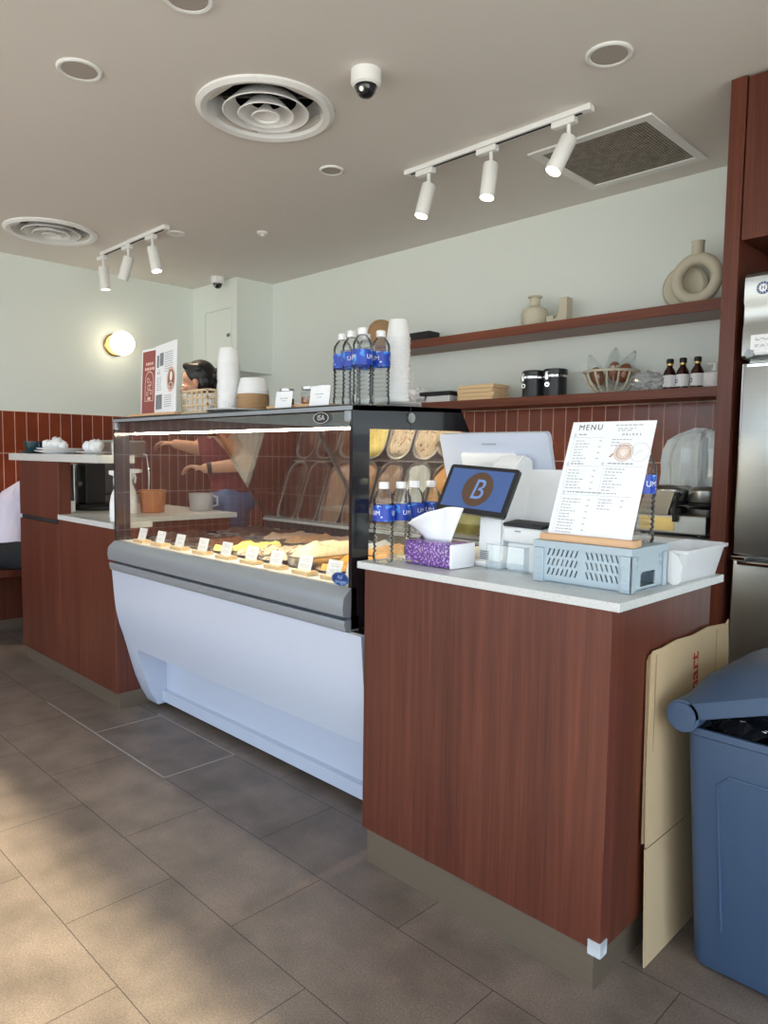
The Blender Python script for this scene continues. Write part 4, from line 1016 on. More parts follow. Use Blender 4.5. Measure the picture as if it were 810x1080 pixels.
# basket with wrapped buns
t = thing('wire_basket', 'cream open rib basket holding wrapped buns', 'basket', (-1.757, 3.335, LZ))
def ringpts(R, z, n=36): return [(math.cos(2*PI*k/n)*R, math.sin(2*PI*k/n)*R, z) for k in range(n)]
B().tube(ringpts(.130, .106), .0065, 10, True).out('rim', 'cream', t, True, world=False)
B().tube(ringpts(.055, .006), .006, 10, True).out('base_ring', 'cream', t, True, world=False)
for k in range(14):
    a = 2*PI*k/14+.1; cs_, sn = math.cos(a), math.sin(a)
    B().tube([(cs_*R, sn*R, z) for R, z in ((.055, .006), (.085, .022), (.110, .055), (.130, .106))], .0048, 8).out('rib', 'cream', t, True, world=False)
bun_m = mat('bun_crust', rgb(150, 92, 58), .6, var=.2, vs=25)
for k, (x, y, z, rx, ry, lab) in enumerate(((-.060, -.015, .075, .1, -.35, 'wrapped bun leaning left in the cream basket'), (.0, .035, .10, 0, 0, 'wrapped bun standing tallest in the cream basket'), (.062, -.005, .085, -.1, .45, 'wrapped bun leaning right in the cream basket'))):
    q = thing('wrapped_bun', lab, 'bun', (-1.757+x, 3.335+y, LZ+z), 'wrapped buns in the basket')
    R_ = Matrix.Rotation(ry, 4, 'Y') @ Matrix.Rotation(rx, 4, 'X')
    b = B(); b.ball((0, 0, .015), (.034, .030, .048), 18, 12); b.xf(R_).out('bun', bun_m, q, True, world=False)
    rnd = random.Random(k); b = B(); b.lathe([(.004, -.050), (.030, -.036), (.038, .0), (.040, .04), (.030, .080), (.012, .115), (.003, .128)], n=14)
    for v_ in b.bm.verts: v_.co += Vector((rnd.uniform(-.005, .005), rnd.uniform(-.005, .005), rnd.uniform(-.004, .004)))
    b.xf(R_).out('wrapper', 'clearbag', q, world=False)
tag(crumple((-1.545, 3.30, LZ+.0004), .064, 11, (1.15, .8, .62), .30, 18, 11).out('plastic_bundle', 'crinkle'), 'clear crumpled plastic bundle between the basket and the sauce bottles', 'bundle')
# sauce bottles
t0 = None
for x, lab in ((-1.453, 'left brown sauce bottle with gold neck'), (-1.393, 'middle brown sauce bottle with gold neck'), (-1.327, 'right brown sauce bottle with gold neck')):
    if t0 is None:
        t0 = thing('sauce_bottle', lab, 'bottle', (x, 3.31, LZ), 'brown sauce bottles')
        B().lathe([(.022, .0003), (.027, .004), (.028, .01), (.028, .075), (.024, .088), (.013, .105), (.012, .118)], n=28).out('glass', 'amber', t0, True, world=False)
        lb = B().lathe([(.0284, .014), (.0284, .068)], n=28, cap0=False, cap1=False).out('label', 'paper', t0, True, world=False)
        mx = plane_mx((0, -.0292, .040), (1, 0, 0), (0, 0, 1)); b = B(); annulus(b, mx @ Matrix.Rotation(0, 4, 'Z'), (-.004, -.002), .006, .010, .0, 20); b.xf(Matrix.Rotation(-.7, 4, 'Z')); b.out('emblem', 'sticker', lb, world=False)
        B().lathe([(.0135, .112), (.0145, .113), (.0145, .122)], n=24).out('neck_foil', 'gold', t0, True, world=False)
        B().lathe([(.0150, .121), (.0160, .122), (.0160, .140), (.013, .143), (0, .143)], n=24).out('cap', 'blackm', t0, True, world=False)
    else: dup(t0, (x, 3.31, LZ), lab, .15)
t = thing('pump_tub', 'white tub with small pump at the right end of the lower shelf', 'tub', (-1.262, 3.34, LZ))
B().lathe([(.046, .0003), (.048, .004), (.048, .068), (.040, .074), (.016, .078), (.016, .09)], (-1.262, 3.34, LZ), 30).out('tub', 'whitem', t, True)
b = B(); b.cyl((-1.262, 3.34, LZ+.088), (-1.262, 3.34, LZ+.108), .008, n=14); b.box(-1.295, -1.25, 3.332, 3.348, LZ+.106, LZ+.116, .003); b.out('pump', 'whitem', t)

# ------------------------------------------------------------------ back counter: waffle iron and bagged machine
CZ = .9033
t = thing('waffle_iron', 'steel double waffle iron with raised lid on the back counter', 'waffle iron', (-1.17, 2.95, CZ))
B().box(-1.345, -1.065, 2.80, 3.10, CZ+.012, CZ+.085, .006).out('housing', 'steel', t)
[B().cyl((x, y, CZ), (x, y, CZ+.014), .015, n=14).out('foot', 'blackm', t) for x in (-1.32, -1.09) for y in (2.83, 3.07)]
pl = B().box(-1.325, -1.185, 2.797, 2.802, CZ+.022, CZ+.076, .001).out('front_plate', 'gold', t)  # gold colour stands in for a yellow reflection on the steel front
for x in (-1.265, -1.118):
    B().lathe([(.066, 0), (.068, .004), (.068, .022), (.060, .026), (0, .026)], (x, 2.94, CZ+.085), 36).out('lower_plate', 'steeld', t, True)
    B().lathe([(.064, .0), (.070, .004), (.070, .012), (.066, .016)], (x, 2.94, CZ+.118), 36).out('plate_gasket', 'blackm', t, True)
    B().lathe([(.070, 0), (.072, .004), (.070, .045), (.050, .060), (0, .064)], (x, 2.94, CZ+.135), 36).out('lid', 'steel', t, True)
    B().tube([(x+.055, 2.90, CZ+.16), (x+.075, 2.84, CZ+.165), (x+.080, 2.79, CZ+.12), (x+.085, 2.785, CZ+.06)], .008, 10).out('handle', 'blackm', t, True)
B().prism([(2.80, CZ+.085), (2.86, CZ+.175), (2.87, CZ+.175), (2.82, CZ+.085)], 'x', -1.335, -1.215).out('drip_shield', 'steel', t)
b = B(); ns = 26; rnd = random.Random(5)
rows = []
for z, s in ((.0, 1.0), (.05, 1.04), (.10, 1.03), (.16, .97), (.20, .86), (.23, .62), (.245, .3)):
    rows.append([b.v((math.cos(2*PI*k/ns)*.165*s*(1+.10*math.sin(k*2.6)+rnd.uniform(-.05, .05)), math.sin(2*PI*k/ns)*.095*s*(1+.10*math.sin(k*2.6)), z+rnd.uniform(-.008, .008))) for k in range(ns)])
for i in range(len(rows)-1): b.bridge(rows[i], rows[i+1])
b.face(rows[-1])
t = thing('bagged_mixer', 'machine under a crinkled clear plastic cover behind the waffle iron', 'machine', (-1.235, 3.18, CZ))
b.xf(Matrix.Translation((-1.235, 3.18, CZ+.185))).out('plastic_cover', mat('crinkled_plastic', rgb(226, 238, 244), .16, var=.12, vs=30, trans=.12, ior=1.2, bmp=1.0, bs=26, stretch=(2.2, 2.2, .4), coat=.5), t)
b = B(); b.box(-1.31, -1.14, 3.12, 3.24, CZ+.0003, CZ+.20, .01); b.box(-1.29, -1.16, 3.11, 3.25, CZ+.20, CZ+.34, .02); b.out('machine_body', 'silver', t)
# ------------------------------------------------------------------ fridge
t = thing('steel_fridge', 'tall brushed steel two door fridge at the right edge', 'fridge', (-.6, 3.05, 0))
FX0, FX1 = -.928, -.27
B().box(FX0, FX1, 2.76, 3.42, .09, 1.84, .004).out('cabinet', 'steel', t)
b = B(); b.prism([(2.755, 1.556), (2.700, 1.556), (2.688, 1.566), (2.688, 1.655), (2.694, 1.672), (2.694, 1.735), (2.685, 1.750), (2.687, 1.832), (2.700, 1.846), (2.76, 1.846)], 'x', FX0, FX1)
hd = b.out('top_panel', 'steel', t, True)
mx = plane_mx((-.868, 2.6838, 1.790), (1, 0, 0), (0, 0, 1))
b = B(); disc(b, mx, (0, 0), .021, 0, 32); lg = b.out('badge', 'sticker', hd)
b = B(); disc(b, mx, (0, 0), .0135, .0006, 28); 
for k in range(12):
    a = 2*PI*k/12; disc(b, mx, (math.cos(a)*.0172, math.sin(a)*.0172), .0018, .0006, 8)
b.out('badge_ring', 'paper', lg)
b = B(); b.text('H', .020, mx @ Matrix.Translation((0, 0, .0010)), .0002, shear=.1); b.out('badge_letter', 'sticker', lg)
for z0, z1 in ((.872, 1.540), (.10, .852)):
    d = B().box(FX0+.004, FX1-.004, 2.690, 2.752, z0, z1, .006, 3).out('door', 'steel', t, True)
    B().box(FX0, FX0+.010, 2.700, 2.756, z0, z1, .002).out('door_edge', 'chrome', d)
    hz = z1-.003
    B().box(FX0+.02, FX1-.02, 2.684, 2.70, hz-.012, hz, .002).out('handle', 'chrome', d)
[B().cyl((x, y, 0), (x, y, .092), .02, n=14).out('foot', 'steeld', t) for x in (FX0+.06, FX1-.06) for y in (2.80, 3.36)]
B().box(FX0+.002, FX0+.05, 2.672, 2.692, .855, .868, .002).out('hinge', 'chrome', t)
nt_ = thing('fridge_note', 'white note stuck to the fridge above the upper door', 'note', (-.85, 2.6865, 1.60))
mx = plane_mx((-.900, 2.6855, 1.572), (1, 0, 0), (0, 0, 1))
b = B(); b.box(0, .105, 0, .062, -.0006, 0, mx=mx); nn = b.out('sheet', 'paper', nt_)
b = B(); [lines(b, mx, .014, .085, y, .0022, .0006, .016, .008) for y in (.048, .043, .026, .021)]; b.out('print', 'ink', nn)
b = B(); b.prism([(.012*(1+.25*(k % 2))*math.cos(2*PI*k/10)*1.15, .012*(1+.25*(k % 2))*math.sin(2*PI*k/10)*1.15) for k in range(10)], 'z', .0005, .005); b.xf(plane_mx((-.902, 2.6848, 1.572), (1, 0, 0), (0, 0, 1)))
tag(b.out('star_magnet', mat('magnet', rgb(150, 158, 165), .4)), 'small grey star shaped magnet at the corner of the fridge note', 'magnet')

# ------------------------------------------------------------------ bin with a half open lid
t = thing('wheelie_bin', 'blue plastic lidded bin with black liner at the right edge', 'bin', (-.42, 1.92, 0))
def rr(x0, x1, y0, y1, r, n=5): return [((x0+x1)/2+px, (y0+y1)/2+py) for px, py in stadium((x1-x0)/2, (y1-y0)/2, r, n)]
b = B()
loft(b, [(rr(-.628, -.25, 1.705, 2.10, .03), .008), (rr(-.634, -.245, 1.698, 2.105, .03), .018), (rr(-.655, -.21, 1.658, 2.15, .03), .572), (rr(-.659, -.20, 1.653, 2.158, .032), .576), (rr(-.659, -.20, 1.653, 2.158, .032), .592), (rr(-.649, -.21, 1.662, 2.148, .028), .592), (rr(-.622, -.225, 1.674, 2.138, .028), .50), (rr(-.615, -.26, 1.715, 2.095, .025), .03)])
b.out('body', 'blue', t, True)
# raised panel outline on the front wall, following its slope
yf = lambda z: 1.698-(z-.018)/(.554)*.040
b = B(); P_ = [(-.565, .12), (-.580, .47), (-.555, .495), (-.29, .495), (-.265, .47), (-.275, .12)]
b.tube([(x, yf(z)-.001, z) for x, z in P_], .0035, 8); b.out('front_rib', 'blue', t, True)
[B().cyl((x, 2.06, .045), (x+.03, 2.06, .045), .045, n=24).out('wheel', 'blackm', t) for x in (-.60, -.29)]; [B().box(x, x+.07, 1.75, 1.79, 0, .012).out('foot', 'blackm', t) for x in (-.59, -.33)]
HX, HZ = -.653, .619
B().cyl((HX, 1.632, HZ), (HX, 2.17, HZ), .037, n=36).out('hinge_tube', 'blue', t, True)
B().cyl((HX, 1.628, HZ), (HX, 1.634, HZ), .031, n=36).out('hinge_cap', 'blue', t, True)
b = B()
loft(b, [(rr(-.020, .47, 1.638, 2.165, .03), -.018), (rr(-.022, .475, 1.632, 2.170, .034), -.016), (rr(-.022, .475, 1.632, 2.170, .034), .020), (rr(-.006, .462, 1.646, 2.156, .034), .030), (rr(.005, .45, 1.660, 2.14, .05), .038), (rr(.03, .425, 1.70, 2.10, .06), .062), (rr(.07, .385, 1.75, 2.05, .06), .072)], close0=False)
loft(b, [(rr(-.010, .462, 1.646, 2.156, .03), -.018), (rr(.03, .42, 1.70, 2.10, .05), .05)], close0=False)
b.xf(Matrix.Translation((HX, 0, HZ)) @ Matrix.Rotation(-math.radians(19), 4, 'Y') @ Matrix.Translation((.0, 0, .004)))
b.out('lid', 'blue', t, True)
b = B(); rnd = random.Random(4); gx, gy = 22, 22; g_ = []
for j in range(gy+1):
    g_.append([b.v((-.636+.42*i/gx, 1.668+.476*j/gy, .588+.018*math.sin(i*.9+j*1.7)+rnd.uniform(-.012, .012)+.04*math.sin(PI*i/gx)*math.sin(PI*j/gy))) for i in range(gx+1)])
for j in range(gy):
    for i in range(gx): b.face([g_[j][i], g_[j][i+1], g_[j+1][i+1], g_[j+1][i]])
b.out('liner', 'bagblack', t)
b = B(); rnd = random.Random(8)
for k in range(46):
    x, y = rnd.uniform(-.60, -.24), rnd.uniform(1.672, 1.85); s = rnd.uniform(.004, .009); z = .615+.04*math.sin(PI*(x+.628)/.42)*math.sin(PI*(y-1.668)/.476)+rnd.uniform(-.004, .006)
    a = rnd.random()*6; b.poly([(x+math.cos(a+q)*s*rnd.uniform(.5, 1.3), y+math.sin(a+q)*s*.6, z+rnd.uniform(-.003, .003)) for q in (0, 1.5, 3, 4.6)])
b.out('liner_glints', 'paper', t)  # white flakes painted in as glints on the creased black liner

# ------------------------------------------------------------------ flattened cardboard box
t = thing('flattened_carton', 'flattened cardboard box leaning against the end of the service counter', 'cardboard', (-.72, 1.85, 0))
def sheet(pts, x0, x1, th=.004):
    b = B(); A = [b.v((x, y, z)) for x, (y, z) in zip(x0, pts)]; C = [b.v((x+th, y, z)) for x, (y, z) in zip(x0, pts)]
    b.bridge(A, C); b.face(A[::-1]); b.face(C); return b
up = [(1.606, .290), (1.602, .45), (1.612, .750), (1.622, .758), (1.67, .757), (1.75, .763), (1.84, .758), (1.95, .764), (2.080, .752), (2.092, .762), (2.090, .745), (2.098, .66), (2.090, .55), (2.09, .290)]
xo = [-.716]*len(up)
for i, (y, z) in enumerate(up): xo[i] = -.7165-.008*(z-.29)/.47
u_ = sheet(up, xo, None).out('upper_panel', 'card', t)
lo = [(1.600, .0015), (1.602, .287), (2.09, .287), (2.09, .0015)]
sheet(lo, [-.706, -.7160, -.7160, -.706], None).out('lower_panel', 'card', t)
sheet([(1.600, .30), (1.602, .735), (1.615, .75), (1.635, .74), (1.635, .30)], [-.7226, -.7290, -.7292, -.7290, -.7226], None).out('back_layer', 'cardd', t)
b = B(); b.box(-.7124, -.7118, 1.628, 1.630, .30, .75); b.box(-.7124, -.7118, 1.995, 1.997, .30, .75)
b.xf(Matrix.Translation((-.0045, 0, 0)) ); b.out('crease', 'cardd', u_)
mx = plane_mx((-.7170, 1.858, .655), (0, 0, 1), (0, -1, 0))
mx = plane_mx((-.71855, 1.852, .650), (-.017, 0, 1), (0, -1, 0))
b = B(); b.text('mart', .062, mx @ Matrix.Translation((0, -.012, 0)), .0003, space=1.0, bold=.0012); lines(b, mx, -.04, .058, -.030, .004, .0005, .010, .003); b.out('lettering', 'red', u_)

# ------------------------------------------------------------------ things on the left counter
SZ = 1.1903
t = thing('teal_cup', 'dark teal cup on a saucer on the raised stone slab', 'cup', (-4.40, 1.555, SZ))
B().lathe([(.035, .0005), (.070, .006), (.085, .014), (.084, .016), (.04, .008), (0, .007)], n=36).out('saucer', 'teal', t, True, world=False)
B().lathe([(.030, .009), (.044, .016), (.056, .045), (.058, .070), (.055, .070), (.052, .045), (.03, .02), (0, .018)], n=36).out('cup', 'teal', t, True, world=False)
B().tube([(.054, 0, .060), (.078, 0, .056), (.078, 0, .034), (.052, 0, .030)], .0055, 10).out('handle', 'teal', t, True, world=False)
p0 = None
for k, (x, y, z, s) in enumerate(((-4.10, 1.585, SZ+.0003, 1), (-4.095, 1.588, SZ+.0135, .96))):
    b = B(); b.lathe([(.075*s, 0), (.080*s, .004), (.128*s, .014), (.132*s, .018), (.128*s, .019), (.08*s, .008), (0, .0075)], n=44)
    o = b.out('dinner_plate', 'whitem', None, True); o.location = (x, y, z); tag(o, ['lower large white plate of the pair on the raised slab', 'upper large white plate of the pair carrying crumpled napkins'][k], 'plate', 'stacked dinner plates')
for k, (x, y, r, lab) in enumerate(((-4.195, 1.555, .030, 'crumpled white napkin at the left of the large plate'), (-4.140, 1.555, .027, 'crumpled white napkin second from left on the large plate'), (-4.080, 1.560, .036, 'biggest crumpled white napkin in the middle of the large plate'), (-4.020, 1.570, .024, 'small crumpled napkin at the right of the large plate'))):
    tag(crumple((x, y, SZ+.0225), r, 30+k, (1.1, 1, .9), .18, 16, 10).out('crumpled_napkin', 'paper', None, 'all'), lab, 'napkin', 'napkins on the large plate')
o = B().lathe([(.045, 0), (.05, .004), (.088, .012), (.09, .015), (.05, .007), (0, .007)], n=40).out('side_plate', 'whitem', None, True); o.location = (-3.70, 1.60, SZ+.0003); tag(o, 'small white plate at the right end of the raised slab', 'plate')
for k, (x, r, lab) in enumerate(((-3.755, .034, 'crumpled napkin at the left on the small plate'), (-3.675, .036, 'crumpled napkin at the right on the small plate'))):
    tag(crumple((x, 1.60, SZ+.0085), r, 50+k, (1.1, 1, .9), .18, 16, 10).out('crumpled_napkin', 'paper', None, 'all'), lab, 'napkin', 'napkins on the small plate')
LCZ = .8763
t = thing('coffee_grinder', 'steel and black coffee grinder in the niche under the raised slab', 'grinder', (-4.20, 1.78, LCZ))
B().box(-4.33, -4.215, 1.70, 1.86, LCZ+.03, 1.135, .006).out('housing', 'steel', t)
B().box(-4.214, -4.10, 1.72, 1.84, LCZ+.03, 1.14, .01).out('side_body', 'blackm', t)
B().box(-4.34, -4.09, 1.68, 1.88, LCZ+.0003, LCZ+.03, .006).out('base', 'blackm', t)
B().cyl((-4.16, 1.70, 1.02), (-4.16, 1.722, 1.02), .018, n=24).out('dial', 'steel', t, True)
b = B().tube([(-4.25, 1.66, LCZ+.01), (-4.16, 1.63, LCZ+.012), (-4.08, 1.64, LCZ+.012), (-4.00, 1.70, LCZ+.012), (-3.95, 1.80, LCZ+.012)], .010, 10); tag(b.out('hose', 'blackm', None, True), 'black hose lying on the low stone counter in the niche', 'hose')
o = B().box(-4.015, -3.985, 1.585, 1.615, LCZ+.0003, LCZ+.06, .003).out('sugar_box', 'whitem'); tag(o, 'small white upright box at the front of the niche', 'box')
o = B().lathe([(.05, .0003), (.055, .004), (.055, .03), (.05, .036), (0, .037)], (-3.80, 1.80, LCZ), 30).out('tamper_mat', 'terra', None, True); tag(o, 'round brown puck on the low stone counter', 'tamper')
def spray(x, y, m, lab, rz):
    t = thing('spray_bottle', lab, 'spray bottle', (x, y, LCZ), None, rz)
    B().lathe([(.034, .0003), (.038, .004), (.038, .09), (.032, .125), (.016, .160), (.014, .185)], n=28).out('bottle', m, t, True, world=False)
    lb = B().lathe([(.0386, .02), (.0386, .088)], n=28, cap0=False, cap1=False).out('label', 'paper', t, True, world=False)
    b = B(); disc(b, plane_mx((0, -.0392, .062), (1, 0, 0), (0, 0, 1)), (0, 0), .014, 0, 20, .010); b.out('label_leaf', 'green', lb, world=False)
    b = B(); b.prism([(-.018, .185), (.020, .185), (.022, .215), (.070, .222), (.070, .240), (-.030, .240), (-.026, .215)], 'y', -.012, .012); hd_ = b.out('nozzle', 'whitem', t, world=False)
    B().tube([(.030, 0, .215), (.040, 0, .195), (.034, 0, .165)], .005, 8).out('trigger', 'whitem', hd_, True, world=False)
spray(-3.715, 1.795, 'whitem', 'white spray bottle with green label seen through the case end glass', .5)
spray(-3.315, 1.545, 'whitem', 'white spray bottle at the right end of the low stone counter', PI)
t = thing('terracotta_tub', 'terracotta brown plastic tub on the low counter behind the case glass', 'tub', (-3.72, 1.93, LCZ))
B().lathe([(.058, .0003), (.062, .004), (.072, .115), (.076, .118), (.076, .124), (.068, .122), (.058, .01), (0, .009)], n=36).out('tub', 'terra', t, True, world=False)
B().tube([(.073, 0, .112), (.095, 0, .10), (.092, 0, .06), (.066, 0, .045)], .006, 8).out('handle', 'terra', t, True, world=False)
t = thing('measuring_jug', 'white translucent measuring jug on the low counter in front of the woman', 'jug', (-3.69, 2.215, LCZ), None, .6)
B().lathe([(.060, .0003), (.064, .004), (.070, .098), (.072, .100), (.068, .100), (.058, .008), (0, .007)], n=36).out('jug', 'frost', t, True, world=False)
B().tube([(.068, 0, .088), (.100, 0, .080), (.100, 0, .035), (.066, 0, .025)], .0065, 10).out('handle', 'frost', t, True, world=False)
t = thing('espresso_machine', 'chrome and steel espresso machine on the low counter left of the woman', 'espresso machine', (-4.27, 2.10, LCZ))
B().box(-4.42, -4.15, 1.90, 2.12, LCZ+.02, LCZ+.07, .006).out('drip_base', 'steel', t)
B().box(-4.42, -4.30, 1.90, 2.12, LCZ+.07, LCZ+.40, .012).out('column', 'steeld', t)
B().box(-4.42, -4.15, 1.90, 2.12, LCZ+.30, LCZ+.40, .012).out('head', 'steel', t)
B().cyl((-4.215, 2.00, LCZ+.25), (-4.215, 2.00, LCZ+.30), .032, n=26).out('group_head', 'chrome', t, True)
B().tube([(-4.17, 2.09, LCZ+.33), (-4.13, 2.11, LCZ+.31), (-4.125, 2.12, LCZ+.20), (-4.135, 2.12, LCZ+.05)], .0065, 10).out('steam_wand', 'chrome', t, True)
[B().cyl((x, y, LCZ), (x, y, LCZ+.025), .014, n=12).out('foot', 'blackm', t) for x in (-4.40, -4.17) for y in (1.92, 2.10)]

# ------------------------------------------------------------------ bench and wall panel at the far left
t = thing('bench', 'dark wood bench along the left wall under the seated person', 'bench', (-5.07, 1.5, 0))
B().box(-5.287, -4.86, .6, 2.5, .41, .455, .003).out('seat', 'wood', t)
B().box(-5.287, -5.20, .6, 2.5, .07, .41).out('front_panel', 'wood', t)
B().box(-5.287, -5.21, .6, 2.5, 0, .07).out('kick_plate', 'kick', t)

# ------------------------------------------------------------------ people
def fuse(b, name, m, parent, voxel, smooth=4, world=True):
    o = b.out(name, m, parent, 'all', world)
    r = o.modifiers.new('r', 'REMESH'); r.mode = 'VOXEL'; r.voxel_size = voxel; r.use_smooth_shade = True
    s = o.modifiers.new('s', 'SMOOTH'); s.factor = .5; s.iterations = smooth
    dg = bpy.context.evaluated_depsgraph_get(); me = bpy.data.meshes.new_from_object(o.evaluated_get(dg))
    o.modifiers.clear(); old = o.data; o.data = me; bpy.data.meshes.remove(old)
    if not me.materials: me.materials.append(M[m])
    for p in me.polygons: p.use_smooth = True
    return o
def hand(b, w, d, nrm, thumb, curl):
    """palm, four unequal curled fingers and a thumb leaving the side of the palm. d: direction of the hand; nrm: back of the hand; thumb: +1/-1 side"""
    w, d, nrm = Vector(w), Vector(d).normalized(), Vector(nrm); s = d.cross(nrm).normalized()*thumb; nrm = s.cross(d).normalized()*thumb
    pc = w+d*.048
    for k in range(4):
        q = (k-1.5)*.017
        b.caps(w+d*.010+s*q*.7, .013, w+d*.082+s*q*-1*-1, .0105, 10)
    for k, L in enumerate((.070, .079, .074, .058)):
        q = (1.5-k)*.019; p = w+d*.085+s*q; dr = d.copy()
        for seg, fr_ in enumerate((.45, .32, .23)):
            ang = curl*(.5+.35*seg); dr = (dr*math.cos(ang)-nrm*math.sin(ang)).normalized()
            e = p+dr*L*fr_; b.caps(p, .0090-.0008*seg, e, .0084-.0009*seg, 9); p = e
    p = w+d*.022+s*.026; e = p+(d*.6+s*.8-nrm*.15).normalized()*.036; b.caps(p, .0125, e, .0100, 9)
    f = e+(d*.9+s*.1-nrm*.45).normalized()*.030; b.caps(e, .0098, f, .0078, 9)
def head(b, c, f, up, s=1.0):
    c, f = Vector(c), Vector(f).normalized(); up = Vector(up); l = up.cross(f).normalized(); up = f.cross(l).normalized()
    R_ = Matrix((f, l, up)).transposed().to_4x4()
    P = lambda x, y, z: c+(f*x+l*y+up*z)*s
    b.ball(P(-.012, 0, .030), (.095*s, .076*s, .085*s), 22, 16, R_); b.ball(P(.030, 0, -.040), (.058*s, .056*s, .075*s), 20, 14, R_)
    b.caps(P(.062, 0, -.088), .020*s, P(.050, 0, -.080), .028*s); b.caps(P(.086, 0, .012), .009*s, P(.104, 0, -.030), .012*s, 10)
    for q in (-1, 1):
        b.ball(P(-.008, q*.076, -.012), (.018*s, .008*s, .030*s), 12, 10, R_); b.ball(P(.062, q*.034, -.022), (.022*s, .022*s, .020*s), 12, 8, R_)
    b.ball(P(.084, 0, -.062), (.010*s, .022*s, .008*s), 12, 8, R_)
    return P, R_
# woman behind the counter, in profile towards the left counter
f = Vector((-.72, -.69, 0)).normalized(); lf = Vector((.69, -.72, 0)).normalized()
wm = thing('person', 'woman in maroon tank top and blue jeans bending over behind the case', 'person', (-3.81, 2.505, 0))
hp, chs, nk, hdc = Vector((-3.815, 2.510, .955)), Vector((-3.880, 2.468, 1.215)), Vector((-3.945, 2.425, 1.430)), Vector((-3.990, 2.375, 1.640))
shL, shR = Vector((-3.775, 2.375, 1.365)), Vector((-4.045, 2.545, 1.365))
elL, wrL = Vector((-3.590, 2.468, 1.145)), Vector((-3.716, 2.262, 1.118))
elR, wrR = Vector((-4.125, 2.460, 1.235)), Vector((-4.165, 2.320, 1.262))
b = B()
b.caps(hp, .135, hp+Vector((0, 0, .09)), .120, 20); b.caps(hp+Vector((0, 0, .09)), .120, chs, .122, 20); b.caps(chs, .122, (chs+nk)/2+Vector((0, 0, .02)), .105, 20)
b.caps((chs+nk)/2+Vector((0, 0, .03)), .08, nk, .052); b.caps(nk, .050, hdc-Vector((0, 0, .05)), .048)
for s_, e_, w_ in ((shL, elL, wrL), (shR, elR, wrR)):
    b.caps(nk-Vector((0, 0, .03)), .045, s_, .060); b.caps(s_, .060, e_, .046); b.caps(e_, .047, w_, .030)
for q in (1, -1):
    hj = hp+lf*.080*q-Vector((0, 0, .04)); kn = hj+f*.03-Vector((0, 0, .42)); an = Vector((hj.x, hj.y, .09)); b.caps(hj, .090, kn, .058, 18); b.caps(kn, .056, an, .036); b.caps(an-Vector((0, 0, .045)), .034, an+f*.13-Vector((0, 0, .062)), .026)
P, R_ = head(b, hdc, f*.96+Vector((0, 0, -.22)), (0, 0, 1))
hand(b, wrL, (f*.9+Vector((0, 0, .12))), (0, 0, 1), 1, 1.0); hand(b, wrR, f*.8+Vector((-.2, .1, .1)), (0, 0, 1), -1, 1.0)
fuse(b, 'body', 'skin', wm, .0058, 3)
b = B(); b.ball(P(-.028, 0, .040), (.098, .086, .092), 24, 18, R_); b.ball(P(-.050, 0, -.005), (.070, .082, .085), 20, 14, R_); b.ball(P(-.125, 0, .015), (.045, .045, .045), 18, 12, R_); b.caps(P(.04, .03, .105), .022, P(-.04, .06, .07), .035); b.caps(P(.04, -.03, .105), .022, P(-.04, -.06, .07), .035)
fuse(b, 'hair', 'hair', wm, .006, 4)
b = B(); b.ball(P(.052, 0, -.070), (.056, .056, .046), 22, 14, R_); fuse(b, 'face_mask', 'mask', wm, .006, 3)
for q in (-1, 1):
    b = B(); b.ball(P(.082, q*.033, -.006), (.008, .014, .007), 14, 10, R_); b.out('eye', 'eye', wm, 'all'); b = B(); b.ball(P(.089, q*.033, -.007), (.0035, .005, .005), 12, 8, R_); b.out('iris', 'blackm', wm, 'all')
b = B(); b.caps(hp+Vector((0, 0, .03)), .141, hp+Vector((0, 0, .09)), .128, 22); b.caps(hp+Vector((0, 0, .09)), .128, chs, .131, 22); b.caps(chs, .131, (chs+nk)/2+Vector((0, 0, -.015)), .108, 22)
for s_ in (shL, shR):
    m_ = nk*.55+s_*.45-Vector((0, 0, .005)); b.caps(chs+(s_-chs)*.45, .05, m_+Vector((0, 0, .038)), .022)
fuse(b, 'tank_top', 'maroon', wm, .007, 3)
b = B(); b.caps(hp-Vector((0, 0, .02)), .143, hp+Vector((0, 0, .005)), .142, 22)
for q in (1, -1):
    hj = hp+lf*.080*q-Vector((0, 0, .04)); kn = hj+f*.03-Vector((0, 0, .42)); an = Vector((hj.x, hj.y, .10)); b.caps(hj, .098, kn, .070, 20); b.caps(kn, .068, an, .055)
fuse(b, 'jeans', 'jeans', wm, .008, 3)
for q in (1, -1):
    an = hp+lf*.080*q; b = B(); b.caps((an.x, an.y, .040), .042, Vector((an.x, an.y, .036))+f*.14, .034, 16)
    for v_ in b.bm.verts: v_.co.z = max(v_.co.z, .002)
    b.out('shoe', 'blackm', wm, 'all')
d_ = (elL-wrL).normalized(); b = B(); b.lathe([(.030, -.014), (.033, -.012), (.033, .012), (.030, .014)], wrL+d_*.022, 24, tuple(d_), False, False); b.out('wrist_band', 'blackm', wm, True)
